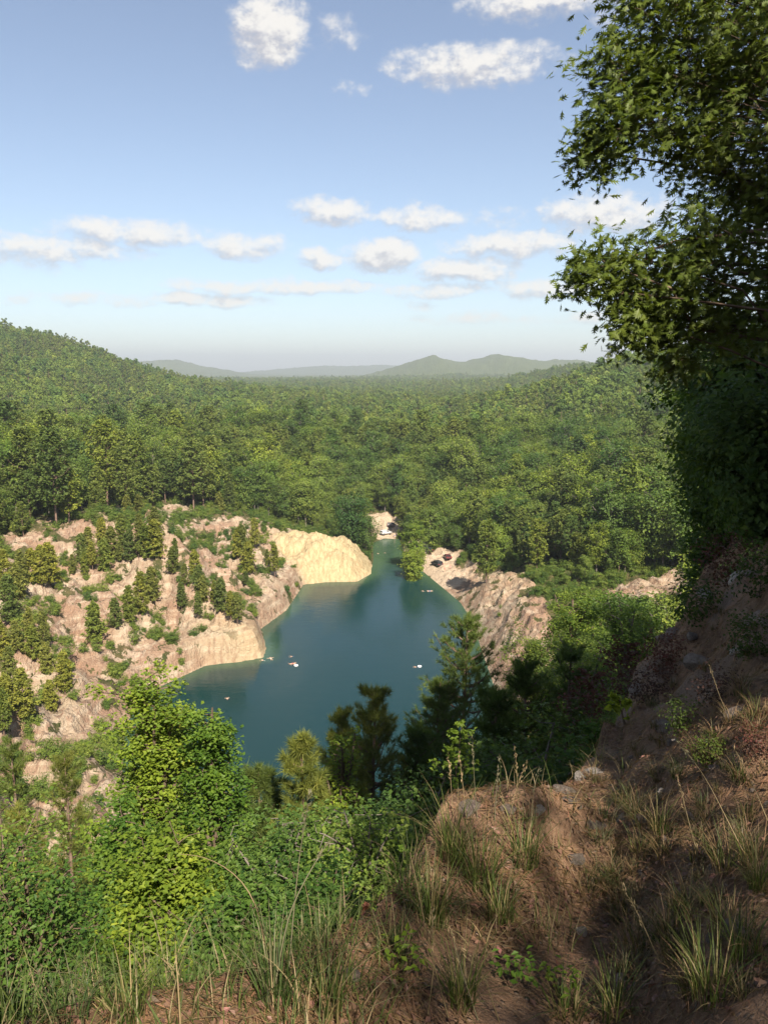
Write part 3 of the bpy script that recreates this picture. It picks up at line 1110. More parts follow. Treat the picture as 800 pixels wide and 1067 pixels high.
# which of them the photograph shows: in frame, not behind the land
px_, py_, fw_ = to_pix(np.stack([x_, y_, h_f + tree_h * .8], -1))
inview = (px_ > 2) & (px_ < 798) & (py_ > 0) & (py_ < 1060)
for s_ in np.linspace(.15, .96, 22):
    g_ = height(x_ * s_, y_ * s_) + np.where(r_f * s_ > 90, 5, 0) * 0
    zl = CAM_Z + (h_f + tree_h * .9 - CAM_Z) * s_
    inview &= ~((g_ > zl) & (r_f < 700))
size = tree_h / r_f
size = np.where(inview, size, -1)
NSINGLE = {True: 265, False: 190}
single = np.zeros(len(x_), bool)
for kb in (True, False):
    ids = np.where((is_broad == kb) & inview)[0]
    ids = ids[np.argsort(-size[ids])][:NSINGLE[kb]]
    single[ids] = True
st = ~single
far_ = r_f > 400
gidx = np.where(far_, np.where(is_broad, 17, 13) + fidx, gidx)
protos_all += [p['both'] for p in PROTO['far_pine']] + [p['both'] for p in PROTO['far_broad']]
scatter_object('forest', np.stack([x_, y_, h_f - .1], -1)[st], gidx[st], rotz[st], scl[st], protos_all,
               "dense mixed pine and hardwood forest covering valley and hills", "forest")

TINTS = [((.82, .88, .9), 'dark green'), ((1, 1, 1), 'mid green'), ((1.22, 1.18, .9), 'yellow-green')]
for i in np.where(single)[0]:
    ti = int(rng.choice(3, p=(.3, .45, .25)))
    tint, tw = TINTS[ti]
    j = rng.uniform(.92, 1.08)
    tint = tuple(c * j for c in tint)
    kb = bool(is_broad[i])
    kindword = 'broadleaf tree' if kb else 'pine'
    sw = 'tall' if tree_h[i] > (13.5 if not small[i] else 8.5) else 'short'
    if leftwall[i]: zone = ('on the bare pink terraces of the left quarry wall', 'on the left quarry terraces')
    elif x_[i] < -14 and y_[i] < 262: zone = ('in the wood along the rim above the left quarry wall', 'above the left quarry wall')
    elif y_[i] > 235 and x_[i] < 22: zone = ('in the wood behind the sandy far end of the lake', 'behind the far end of the lake')
    elif r_f[i] < 120: zone = ('low on the steep slope between the ledge and the lake', 'on the slope below the ledge')
    else: zone = ('in the wood above the right bank of the lake', 'above the right lake bank')
    label = "%s %s %s %s" % (sw, tw, kindword, zone[0])
    nm = 'broadleaf_tree' if kb else 'pine_tree'
    kd = 'broad' if kb else ('small_pine' if small[i] else 'pine')
    pi = int(sidx[i]) if kd == 'small_pine' else int(pidx[i])
    place_tree(kd, nm, pi, (x_[i], y_[i], h_f[i] - .1), float(scl[i]), float(rotz[i]), tint, label, 'tree',
               "%ss %s" % (kindword, zone[1]))

# the bands of young pines along the terraces of the left wall
BANDS = [(75, 600), (88, 603), (100, 598), (112, 596), (125, 590), (138, 588), (150, 585), (161, 582), (172, 578), (95, 585), (110, 580), (130, 575), (145, 570), (160, 565), (182, 590), (84, 592), (118, 586),
         (5, 625), (18, 628), (30, 622), (42, 618), (55, 612), (65, 608), (20, 612), (36, 609), (180, 602), (190, 612), (200, 605), (210, 617), (200, 629), (215, 636), (228, 641), (190, 641), (205, 647), (240, 650), (251, 655), (172, 624), (222, 628),
         (88, 667), (97, 673), (125, 657), (136, 651), (150, 642), (158, 630), (5, 692), (20, 687), (35, 692), (48, 702), (10, 722), (30, 670), (60, 674), (15, 657), (45, 684), (4, 672),
         (230, 562), (240, 577), (255, 582), (268, 574), (276, 592), (288, 602), (262, 602), (247, 590), (10, 745), (28, 760), (52, 742), (70, 726), (2, 770)]
for (px, py) in BANDS:
    if rng.random() < .10: continue
    q_ = on_ground(px + float(rng.uniform(-4, 4)), py, 40, 420)
    k_ = int(rng.integers(0, 3))
    hh_ = float(rng.uniform(5.0, 10.0))
    ti = int(rng.choice(3, p=(.2, .4, .4)))
    place_tree('small_pine', 'pine_tree', k_, (q_[0], q_[1], q_[2] - .2), hh_ / PROTO['small_pine'][k_]['h'], float(rng.uniform(0, 6.28)), tuple(c * 1.1 for c in TINTS[ti][0]),
               "%s %s pine on the bare pink terraces of the left quarry wall" % ('tall' if hh_ > 8 else 'short', TINTS[ti][1]), 'tree', "pines on the left quarry terraces")

# ---- low green cover and shrubs on the quarry walls and slopes
def cover_points():
    n = 26000
    th = np.radians(rng.uniform(-36, 36, n))
    r = np.sqrt(rng.uniform(12**2, 330**2, n))
    r2 = rng.uniform(9, 70, n // 3)
    th = np.concatenate([th, np.radians(rng.uniform(-36, 20, n // 3))])
    r = np.concatenate([r, r2])
    x, y = r * np.sin(th), r * np.cos(th)
    h, d, ov, rr, tt = height(x, y, True)
    rk, pl, sd, br = masks(x, y, h, d, ov, rr)
    u = rng.random(len(x))
    n1 = fbm(x, y, 8, 4)
    k = (d > .6) & (sd < .2) & (pl < .35)
    k &= (rk < .4) | (n1 + (u - .5) * .5 > .28)
    k &= ~((x > 12) & (rk > .2) & (rr > 75) & (u > .06))
    k &= ~((rr < 60) & (ov < 1.2))
    k &= ~((rr > 75) & (rk < .3) & (d > 45) & (u > .35))
    return np.stack([x, y, h], -1)[k], rr[k]


cp, cr_ = cover_points()
n_ = len(cp)
scatter_object('undergrowth', cp - np.array([0, 0, .12]), rng.integers(0, 3, n_) + np.where(cr_ < 60, 3, 0), rng.uniform(0, 6.28, n_), rng.uniform(.35, .95, n_) * np.where(cr_ < 30, .5, 1), [p['both'] for p in PROTO['shrub']] + [p['both'] for p in PROTO['fine_shrub']],
               "low green undergrowth covering the slopes between the trees", "undergrowth")

# ------------------------------------------------------------------ trees of the near slope, each by hand
def near_tree(name, tc2, mats, loc, rz, tint, label, cat='tree', group=None):
    o = empty(name, loc, rz)
    t = tc2[0].build('trunk', mats[0], o, True)
    c = tc2[1].build('crown', mats[1], o)
    for q in (t, c): q.color = (*tint, 1)
    return tag(o, label, cat, group)


def spot(px, py_top, dist):
    """ground point under a tree top seen at that pixel and distance; returns base and height"""
    p = ray_at(px, py_top, dist)
    g = hz(p[0], p[1])
    return (p[0], p[1], g), p[2] - g


b, H_ = spot(143, 688, 21)
near_tree('sweetgum_tree', broad(H_, 2.05, .02, 11, 46000, .135, 60, 9, .20, 7, top=.74, cone=.85), [M_TWIG, M_GUM], b, 0, (1, 1, 1), "tall bright green sweetgum with the highest top at lower left of the lake")
b, H_ = spot(226, 722, 20)
near_tree('sweetgum_tree', broad(H_, 1.55, .02, 12, 32000, .13, 50, 8, .21, 7, top=.74, cone=.85), [M_TWIG, M_GUM], b, 1, (.95, .98, 1), "bright green sweetgum beside a taller one, in front of the dark cove")
b, H_ = spot(100, 850, 17)
near_tree('sweetgum_tree', broad(max(H_, 4), 1.2, .03, 13, 24000, .12, 44, 11, .21, 6, top=.8, cone=.7), [M_TWIG, M_GUM], b, 2, (.9, .95, 1), "low bright green sweetgum nearest the grassy edge at left")
b, H_ = spot(160, 872, 11)
near_tree('sweetgum_tree', broad(max(H_, 3), 1.15, .02, 14, 30000, .095, 52, 11, .23, 6, top=.8, cone=.6), [M_TWIG, M_GUM], b, 2.6, (1.05, 1.02, 1), "small bushy sweetgum sunlit just above the straw-covered bank")


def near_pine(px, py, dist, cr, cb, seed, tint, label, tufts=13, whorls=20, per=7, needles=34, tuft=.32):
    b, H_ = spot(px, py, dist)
    near_tree('pine_tree', pine(H_, cr * 1.35, cb, seed, whorls, per, tufts, needles, tuft, 6, .62), [M_PBARK, M_YPINE_LIT if tint[0] > .94 else M_PINE], b, seed, tint, label)  # brighter young-pine needles stand in for sunlight on the lit pines


near_pine(186, 735, 27, 1.7, .1, 21, (1.25, 1.2, 1.0), "olive pine top between two bright green sweetgums")
near_pine(304, 768, 22, 1.55, .08, 22, (.95, 1.0, .95), "sunlit olive pine at near edge of the lake")
near_pine(392, 714, 31, 2.1, .15, 23, (.95, 1.0, .95), "dark pointed pine at centre against the near lake water")
near_pine(352, 790, 26, 1.5, .1, 24, (1.0, 1.0, .9), "shorter pine left of the dark pointed pine by the lake")
near_pine(485, 638, 40, 3.3, .2, 25, (.62, .72, .8), "tallest shade-darkened pine overlapping the right of the lake", 14, 22)  # here and below, low tints put oak and hill shade into the needles
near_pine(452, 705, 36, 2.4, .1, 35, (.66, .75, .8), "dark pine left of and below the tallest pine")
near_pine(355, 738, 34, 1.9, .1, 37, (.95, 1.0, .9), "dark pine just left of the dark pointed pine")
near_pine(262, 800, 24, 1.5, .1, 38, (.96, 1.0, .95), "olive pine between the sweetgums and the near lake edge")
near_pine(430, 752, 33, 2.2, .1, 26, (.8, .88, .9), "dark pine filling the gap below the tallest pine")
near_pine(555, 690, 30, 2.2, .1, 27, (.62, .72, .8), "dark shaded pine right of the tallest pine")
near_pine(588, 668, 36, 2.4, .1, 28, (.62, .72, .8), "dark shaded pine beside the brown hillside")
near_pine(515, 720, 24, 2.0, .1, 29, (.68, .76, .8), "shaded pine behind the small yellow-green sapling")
for (px, py, dd, s, lab) in ((16, 768, 38, 8, "small pine on the pink slope at the far left edge"), (62, 790, 40, 8, "small pine on pink slope beside the tallest sweetgum"),
                             (22, 838, 30, 8, "olive pine low at the left edge above the dark shrubs")):
    near_pine(px, py, dd, 1.5, .1, int(px) + 30, (1.05, 1.05, .95), lab, 9, 14, 6, 26, .30)


def near_broad(px, py, dist, cr, cb, seed, mats, tint, label, nleaf=26000, leaf=.17, lobes=60, name='broadleaf_tree'):
    b, H_ = spot(px, py, dist)
    near_tree(name, broad(max(H_, 1.5), cr, cb, seed, nleaf, leaf, lobes, 9, .26, 6), mats, b, seed, tint, label)


near_broad(345, 752, 24, .9, .1, 41, [M_TWIG, M_GUM], (1, 1, .95), "slim bright green broadleaf sapling between two lakeside pines", 9000, .14)
near_broad(604, 604, 92, 3.6, .1, 42, [M_TWIG, M_GUM], (.95, .9, 1), "sunlit lime green tree right of the pink bank", 50000, .30)
near_broad(556, 655, 84, 3.0, .1, 43, [M_TWIG, M_GUM], (.72, .70, 1), "rounded yellowish tree below the pink right bank", 30000, .28)
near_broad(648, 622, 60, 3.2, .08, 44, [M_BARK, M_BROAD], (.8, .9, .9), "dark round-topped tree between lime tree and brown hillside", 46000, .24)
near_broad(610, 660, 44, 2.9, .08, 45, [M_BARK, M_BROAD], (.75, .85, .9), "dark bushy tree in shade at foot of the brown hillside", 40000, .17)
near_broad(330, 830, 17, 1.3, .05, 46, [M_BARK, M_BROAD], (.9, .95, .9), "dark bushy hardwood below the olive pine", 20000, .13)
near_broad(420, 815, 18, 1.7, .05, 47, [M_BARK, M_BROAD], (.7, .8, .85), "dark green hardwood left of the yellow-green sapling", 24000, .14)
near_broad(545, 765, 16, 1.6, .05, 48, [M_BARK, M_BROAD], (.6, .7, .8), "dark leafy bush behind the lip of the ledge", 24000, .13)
near_broad(375, 850, 11, 1.0, .05, 49, [M_BARK, M_BROAD], (.95, 1, .9), "low leafy bush behind the grass at lower centre", 18000, .085)
near_broad(285, 868, 11, 1.0, .05, 50, [M_BARK, M_BROAD], (.9, .95, .9), "low leafy bush right of the small bushy sweetgum", 18000, .085)
near_broad(432, 545, 236, 3.6, .05, 51, [M_BARK, M_BROAD], (1.45, 1.3, .9), "bright green tree leaning over the narrow far end of lake", 9000, .5)
near_broad(430, 575, 226, 3.0, .05, 52, [M_BARK, M_BROAD], (1.25, 1.2, .9), "lower bushy tree on the waterline left of the parked cars", 7000, .5)


# ---- small yellow-green saplings and seedlings
def sapling(name, px, py_top, dist, hgt, cr, seed, mats, label, nleaf=420, leaf=.10, tint=(1, 1, 1), cat='sapling'):
    p = ray_at(px, py_top, dist)
    g = hz(p[0], p[1])
    hh = max(p[2] - g, hgt * .6)
    o = empty(name, (p[0], p[1], g), seed)
    r = np.random.default_rng(seed)
    st_, lf = MB(), MB()
    main = curve_pts((0, 0, -.05), (r.normal() * .05, r.normal() * .05, hh), 8, hh * .03, r)
    tube(st_, main, np.linspace(.016, .004, 8), 5)
    nb = max(5, int(nleaf / 22))
    z0 = max(0, hh - hgt)
    for i in range(nb):
        u = (i + .5) / nb
        z = z0 + (hh - z0) * (.1 + .9 * u)
        base = np.array([np.interp(z, main[:, 2], main[:, 0]), np.interp(z, main[:, 2], main[:, 1]), z])
        az = i * 2.4 + r.normal() * .3
        L = cr * (1 - u * .72) * r.uniform(.7, 1.2)
        tip = base + np.array([math.cos(az) * L, math.sin(az) * L, L * .45])
        lp = curve_pts(base, tip, 4, L * .08, r)
        tube(st_, lp, np.linspace(.006, .002, 4), 3)
        per = max(6, nleaf // nb)
        s = r.uniform(.3, 1.08, per)[:, None]
        c = base + (tip - base) * s + r.normal(size=(per, 3)) * L * .13
        kites(lf, c, np.array([0, 0, .8]) + r.normal(size=(per, 3)) * .4, leaf * .7, leaf * r.uniform(.7, 1.2, per), r, 0, np.clip(r.normal(1, .1, per), .7, 1.3))
    a = st_.build('stem', mats[0], o, True)
    c = lf.build('crown', mats[1], o)
    c.color = (*tint, 1)
    return tag(o, label, cat)


sapling('sapling', 484, 756, 12, 1.15, .42, 61, [M_TWIG, M_LIME], "slender yellow-green sapling against the dark pines behind the ledge", 420, .085)
sapling('sapling', 652, 754, 8.2, .5, .26, 62, [M_TWIG, M_LIME], "small yellow-green seedling glowing on the dark brown hillside", 70, .115, (1.1, 1.05, 1))
sapling('sapling', 421, 890, 5.5, .35, .12, 63, [M_TWIG, M_LIME], "tiny yellow-green sprout left of the ledge lip", 50, .06, (.9, 1, 1))
sapling('sapling', 384, 945, 3.1, .28, .13, 64, [M_TWIG, M_RUST], "red-brown leaved seedling at the grassy edge", 40, .055)
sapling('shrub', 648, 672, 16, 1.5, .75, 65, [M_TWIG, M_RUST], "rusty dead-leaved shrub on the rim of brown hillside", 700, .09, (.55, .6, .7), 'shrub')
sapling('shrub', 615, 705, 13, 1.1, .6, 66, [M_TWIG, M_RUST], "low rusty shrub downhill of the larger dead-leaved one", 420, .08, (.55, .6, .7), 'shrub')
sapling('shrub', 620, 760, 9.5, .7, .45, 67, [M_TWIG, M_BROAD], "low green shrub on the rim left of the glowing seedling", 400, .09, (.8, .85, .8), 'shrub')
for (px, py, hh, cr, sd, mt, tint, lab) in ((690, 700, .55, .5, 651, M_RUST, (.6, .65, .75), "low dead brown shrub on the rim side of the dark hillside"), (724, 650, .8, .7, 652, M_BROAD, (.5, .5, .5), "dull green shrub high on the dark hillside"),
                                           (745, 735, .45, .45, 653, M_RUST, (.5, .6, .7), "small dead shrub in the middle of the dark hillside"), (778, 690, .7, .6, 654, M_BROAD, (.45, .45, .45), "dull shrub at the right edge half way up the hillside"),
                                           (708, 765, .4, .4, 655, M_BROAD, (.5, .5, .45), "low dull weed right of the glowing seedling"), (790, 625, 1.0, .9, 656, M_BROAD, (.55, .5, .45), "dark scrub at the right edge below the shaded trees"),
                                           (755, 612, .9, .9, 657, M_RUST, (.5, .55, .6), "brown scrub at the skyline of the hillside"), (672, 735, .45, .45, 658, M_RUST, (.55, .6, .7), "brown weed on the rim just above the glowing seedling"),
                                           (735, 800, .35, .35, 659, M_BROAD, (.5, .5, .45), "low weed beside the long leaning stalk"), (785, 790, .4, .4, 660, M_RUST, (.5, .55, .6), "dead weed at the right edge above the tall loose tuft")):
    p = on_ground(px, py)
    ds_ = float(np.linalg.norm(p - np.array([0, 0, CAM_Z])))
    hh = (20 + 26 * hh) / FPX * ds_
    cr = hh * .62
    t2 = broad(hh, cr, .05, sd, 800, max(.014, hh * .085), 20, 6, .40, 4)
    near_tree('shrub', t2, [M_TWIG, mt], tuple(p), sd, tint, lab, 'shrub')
for (px, py, dd, cr, sd, lab) in ((30, 895, 6.0, .55, 71, "dark green bush at the left edge"), (-20, 850, 7.5, .7, 73, "dark bush cut by the left frame edge above another bush"),
                                  (245, 930, 5.0, .45, 74, "leafy bush behind the tall arching grass stem"), (330, 925, 5.2, .45, 75, "leafy bush behind the dry stalks at lower centre")):
    p = ray_at(px, py, dd)
    g = hz(p[0], p[1])
    hh = max(.8, p[2] - g)
    near_tree('bush', broad(hh, cr, .03, sd, 9000, .048, 44, 8, .36, 5), [M_TWIG, M_BROAD], (p[0], p[1], g), sd, (.85, .95, .8), lab, 'bush')


# ------------------------------------------------------------------ the oak at upper right and the dark trees under it
def oak_leaf_batch(mb, c, nrm, L, r, tint):
    """pointed-lobed leaves: seven spikes on a midrib"""
    n = len(c)
    nrm = unit(nrm)
    ax = r.normal(size=(n, 3)) + np.array([-.3, -.2, -.5])
    t = unit(ax - nrm * np.sum(ax * nrm, -1, keepdims=True))
    s = np.cross(nrm, t)
    L = L[:, None]
    spikes = [((.05, 0), (.34, 0), (.42, .34)), ((.28, 0), (.56, 0), (.68, .40)), ((.5, 0), (.74, 0), (.92, .30)), ((.62, -.08), (.62, .08), (1.08, 0))]
    for q in spikes:
        for sg in ((1, -1) if q[2][1] else (1,)):
            V = np.stack([c + L * (t * a[0] + s * (a[1] * sg)) - nrm * L * .22 * abs(a[1]) for a in q], 1)
            mb.add(V.reshape(-1, 3), np.arange(3 * n).reshape(n, 3), 0, tint)
    V = np.stack([c - t * L * .12 - s * L * .02, c + t * L * .15 + s * L * .08, c + t * L * .8, c + t * L * .15 - s * L * .08], 1)
    mb.add(V.reshape(-1, 3), np.arange(4 * n).reshape(n, 4), 0, tint)


def oak():
    r = np.random.default_rng(77)
    bx, by = 8.1, 11.4
    g = hz(bx, by)
    base = np.array([bx, by, g])
    o = empty('oak_tree', base)
    tr, lf = MB(), MB()
    top = np.array([7.6 - bx, 11.0 - by, CAM_Z + 9.5 - g])
    trunk = curve_pts((0, 0, -.6), top, 9, .25, r)
    tube(tr, trunk, np.linspace(.24, .05, 9), 10)
    blobs = [(690, 25, 10.5, .8), (640, 85, 10.3, .55), (655, 135, 10.2, .50), (622, 158, 10.2, .34), (700, 95, 10.8, .8), (745, 40, 11, .9), (790, 20, 11.5, 1.0), (760, 120, 11, .9),
             (800, 110, 12, 1.1), (738, 158, 10.9, .5), (775, 198, 11.4, .7), (800, 210, 12, 1.0), (672, 270, 10.6, .40), (632, 276, 10.3, .34), (604, 288, 10.1, .28),
             (728, 246, 10.9, .5), (650, 305, 10.4, .34), (690, 300, 10.7, .45), (735, 275, 11, .6), (780, 285, 11.6, .7), (655, 345, 10.4, .25), (700, 345, 10.8, .34), (728, 325, 11, .34),
             (706, 378, 10.9, .22), (760, 340, 11.4, .45), (795, 330, 12, .6), (682, 330, 10.6, .3),
             (670, -60, 10.6, .9), (740, -60, 11, 1.1), (820, -80, 12, 1.2), (700, -150, 11.2, 1.0), (790, -180, 12, 1.3), (880, 60, 12.5, 1.2), (900, 200, 12.5, 1.2), (880, -120, 13, 1.3),
             (960, 120, 12, 1.3), (1000, 0, 12, 1.3), (1010, 200, 11.5, 1.2), (880, 300, 12.4, .9), (850, -260, 13, 1.3), (980, -180, 13, 1.3), (1080, 80, 11, 1.2)]
    for (px, py, dd, rb) in blobs:
        c = ray_at(px, py, dd) - base
        # limb from the trunk, leaving it lower than the blob
        zz = np.clip(c[2] - np.hypot(c[0], c[1]) * (.25 if py > 200 else .04) - .4, trunk[2][2], trunk[-2][2])
        a = np.array([np.interp(zz, trunk[:, 2], trunk[:, 0]), np.interp(zz, trunk[:, 2], trunk[:, 1]), zz])
        lp = curve_pts(a, c, 7, .45, r) + np.vstack([np.zeros(3), r.normal(size=(5, 3)) * .10, np.zeros(3)])
        tube(tr, lp, np.linspace(.042, .009, 7), 6)
        for s0 in (lp[2], lp[3], lp[4], lp[5]):
            cc = s0 + r.normal(size=(16, 3)) * .17
            oak_leaf_batch(lf, cc, np.array([0, -.25, .65]) + r.normal(size=(16, 3)) * .5, r.uniform(.075, .15, 16), r, np.clip(r.normal(1, .12), .7, 1.4))
        nt = int(12 + 46 * rb) if py < 225 else int(9 + 30 * rb)
        for q in range(nt):
            dv = unit(r.normal(size=3)) * r.random()**.4
            e = c + dv * rb * np.array([1.05, 1.05, .85])
            s0 = lp[r.integers(4, 7)] if rb > .5 else lp[6]
            tube(tr, curve_pts(s0, e, 4, .06, r), [.009, .006, .004, .0025], 3)
            m = int(r.integers(16, 28))
            cc = e + r.normal(size=(m, 3)) * .12
            out = unit(cc - a) * .35
            nrm = np.array([0, -.25, .65]) + out + r.normal(size=(m, 3)) * .5
            kt = np.clip(r.normal(1, .12), .7, 1.4)
            oak_leaf_batch(lf, cc, nrm, r.uniform(.075, .15, m), r, kt)
    t = tr.build('trunk', M_TWIG, o, True)
    c = lf.build('crown', M_OAK, o)
    c.color = (1.2, 1.18, .88, 1)
    tag(o, "large oak with pointed lobed leaves hanging in from upper right", "tree")


oak()


def dark_tree(px, py, dist, cr, cb, seed, label, nleaf=30000, leaf=.16, tint=(.62, .7, .8)):  # default tint paints the hillside shade into the leaves
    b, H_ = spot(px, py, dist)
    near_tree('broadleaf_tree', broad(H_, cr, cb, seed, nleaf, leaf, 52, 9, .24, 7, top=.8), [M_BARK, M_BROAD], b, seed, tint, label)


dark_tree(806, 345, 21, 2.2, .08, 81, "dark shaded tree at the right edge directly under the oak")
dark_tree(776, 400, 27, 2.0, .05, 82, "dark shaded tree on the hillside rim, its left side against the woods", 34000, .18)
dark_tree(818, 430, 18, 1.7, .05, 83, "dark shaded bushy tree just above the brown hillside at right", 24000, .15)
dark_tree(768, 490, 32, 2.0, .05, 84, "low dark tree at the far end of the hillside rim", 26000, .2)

# trees up the hill, out of frame to the right and behind, whose shade falls on the hillside
for q, (tx, ty, hh, cr) in enumerate(((11.5, 4.5, 12, 3.0), (8.6, 1.4, 11.5, 2.7), (11, 8.6, 10, 3.2), (15, 10, 11, 3.2), (15.5, 2, 10, 3.2), (14, -6, 9, 3.0), (20, 6, 12, 3.6), (20, -3, 11, 3.4), (18, 14, 12, 3.4), (23, 17, 13, 3.6), (30, 23, 12, 3.6), (8.8, -4.2, 7, 2.4), (12, -1, 8, 2.4), (7.5, -5.9, 7, 1.9), (10.4, -2.2, 8, 2.3), (9.7, -.6, 8, 2.3), (4.6, -9.5, 7, 1.65))):
    g = hz(tx, ty)
    near_tree('hardwood_tree', broad(hh, cr, .22, 300 + q, 5200 if cr > 1.7 else 900, .30 if cr > 1.7 else .2, 40 if cr > 1.7 else 16, 7, .27, 6), [M_BARK, M_BROAD], (tx, ty, g), q, (.9, .95, .9),
              "hardwood tree standing uphill on the right, out of the frame", 'tree', 'trees uphill out of the frame')

# ------------------------------------------------------------------ ground detail of the hillside
def normals_at(x, y, e=.05):
    gx = (height(x + e, y) - height(x - e, y)) / (2 * e)
    gy = (height(x, y + e) - height(x, y - e)) / (2 * e)
    return unit(np.stack([-gx, -gy, np.ones_like(gx)], -1))


def build_litter():
    r = np.random.default_rng(91)
    n = 170000
    th = np.radians(r.uniform(-32, 36, n))
    rr = 1.3 + (r.random(n)**1.3) * 22
    x, y = rr * np.sin(th), rr * np.cos(th)
    h, d, ov, r_, t_ = height(x, y, True)
    k = (ov < .1) & (fbm(x, y, .8, 3) + r.normal(0, .3, n) > -.25)
    x, y, h, rr = x[k], y[k], h[k], rr[k]
    nm = normals_at(x, y)
    n = len(x)
    P = np.stack([x, y, h], -1)
    straw = r.random(n) < .72
    a = MB()
    i = np.where(straw)[0]
    ax = r.normal(size=(len(i), 3))
    L = r.uniform(.06, .16, len(i))
    wmin = .0022 + rr[i] * .0005
    kites(a, P[i] + nm[i] * (.006 + .012 * r.random(len(i))[:, None]), nm[i] + r.normal(size=(len(i), 3)) * .12, wmin * 1.3, L, r, 0, np.clip(r.normal(1, .28, len(i)), .4, 1.8), axis=ax)
    o = a.build('pine_straw', M_DRY)
    o.color = (.66, .56, .50, 1)
    tag(o, "dry pine straw strewn over the brown hillside and ledge", "pine straw", kind='stuff')
    b = MB()
    i = np.where(~straw)[0]
    sz = r.uniform(.016, .046, len(i))
    kites(b, P[i] + nm[i] * .014, nm[i] + r.normal(size=(len(i), 3)) * .35, sz * .62, sz, r, 0, np.clip(r.normal(1, .3, len(i)), .4, 1.9))
    o = b.build('leaf_litter', M_LITTER)
    tag(o, "curled dead brown leaves lying over the hillside", "leaf litter", kind='stuff')


build_litter()


def rock_material(name, c1, c2):
    m, t, out = mat(name)
    p = t.new('ShaderNodeTexCoord').outputs['Object']
    n1, n2 = t.noise(p, 4, 6, .65), t.noise(p, 22, 5, .65)
    c = t.mix(t.ss(n1, .35, .65), c1, c2)
    c = t.mix(t.math('MULTIPLY', t.ss(n2, .52, .68), .6), c, (.09, .07, .055))
    principled(t, out, c, .9, .2, bump(t, t.math('ADD', n2, n1), .04))
    return m


M_ROCK = rock_material("brown_rock", (.17, .125, .10), (.29, .23, .19))
M_GREY = rock_material("grey_rock", (.16, .125, .10), (.26, .215, .18))
M_PALE = rock_material("pale_rock", (.33, .28, .24), (.45, .40, .35))


def rock_mesh(seed, flat=.6, m=None, sub=3):
    r = np.random.default_rng(seed)
    bm = bmesh.new()
    bmesh.ops.create_icosphere(bm, subdivisions=sub, radius=1)
    ph = r.uniform(0, 50, 2)
    cuts = [(unit(r.normal(size=3)), r.uniform(.42, .8)) for _ in range(12)]
    for v in bm.verts:
        c = np.array(v.co)
        for (n, d) in cuts:
            e = c @ n - d
            if e > 0: c = c - n * e * .9
        c = c * (1 + .10 * float(fbm(np.array([c[0] * 1.3 + ph[0]]), np.array([c[1] * 1.3 + c[2] + ph[1]]), .6, 3)[0]))
        v.co = (c[0], c[1] * .8, c[2] * flat)
    me = bpy.data.meshes.new('rock')
    bm.to_mesh(me)
    bm.free()
    me.materials.append(m or M_ROCK)
    return me


ROCKS = [rock_mesh(400 + i, f, m) for i, (f, m) in enumerate(((.6, M_ROCK), (.5, M_GREY), (.7, M_ROCK), (.55, M_PALE), (.65, M_GREY)))]
RWORD = ['brown', 'grey', 'brown', 'pale', 'grey']
r9 = np.random.default_rng(92)


def put_rock(px, py, wpx, k, label, group=None, sink=.25):
    p = on_ground(px, py)
    o = link('rock', ROCKS[k])
    dist = np.linalg.norm(p - np.array([0, 0, CAM_Z]))
    s = wpx / FPX * dist * .5
    o.location = (p[0], p[1], p[2] + s * (.5 - sink) * .5)
    o.rotation_euler = (r9.normal() * .25, r9.normal() * .25, r9.uniform(0, 6.28))
    o.scale = (s, s, s)
    return tag(o, label, 'rock', group)


for (px, py, w, k, lab) in ((735, 622, 18, 3, "pale rock lowest of the pair high on the dark hillside"), (782, 600, 20, 1, "grey rock at the right edge high on the dark hillside"), (722, 668, 16, 4, "grey rock slab half way up the rim of the hillside"),
                            (604, 812, 16, 3, "pale rock on the rim just below the low green shrub"), (588, 826, 26, 1, "grey rock on the rim where the hillside meets the ledge"), (622, 776, 22, 4, "small grey rock on the rim above two others"),
                            (770, 975, 30, 4, "dull grey rock beside the grass at lower right"), (492, 846, 30, 2, "brown clod at the left end of the ledge lip"), (530, 850, 24, 0, "brown stone on the middle of the ledge lip"),
                            (560, 846, 20, 3, "pale stone near the right end of the ledge lip"), (622, 862, 18, 1, "small grey stone right of the ledge lip"), (648, 1025, 20, 3, "pale stone at the bottom below the sunlit patch"),
                            (604, 975, 14, 3, "pale pebble in the sunlit patch of the ledge"), (360, 1020, 30, 2, "reddish brown clod beside the red-brown seedling")):
    put_rock(px, py, w, k, lab)
for q in range(46):
    px = r9.uniform(600, 798)
    py = r9.uniform(620 + max(0, (700 - px)) * 1.6, 1050)
    k = int(r9.integers(0, 5))
    put_rock(px, py, float(r9.uniform(6, 17)), k, "small %s stone scattered on the shaded brown hillside" % RWORD[k], "small %s stones on the hillside" % RWORD[k], .4)
for (px, py, w, k, lab) in ((716, 610, 30, 4, "grey outcrop at the skyline of the hillside nearest the dark trees"), (772, 598, 34, 3, "pale outcrop at the right edge under the dark trees"), (704, 658, 30, 0, "brown outcrop on the rim below the pale rocks"),
                            (668, 716, 30, 1, "grey outcrop on the rim above the glowing seedling"), (786, 648, 48, 2, "brown outcrop at the right edge half way up the hillside"), (735, 690, 40, 4, "grey outcrop in the middle of the dark hillside"),
                            (616, 806, 34, 3, "pale grey outcrop on the rim above the end of the ledge"), (592, 832, 28, 4, "grey broken outcrop where rim meets the ledge"), (690, 760, 34, 0, "brown outcrop right of the glowing seedling"), (770, 740, 38, 2, "brown outcrop beside the high thin stalk")):
    put_rock(px, py, w, k, lab, None, .95)
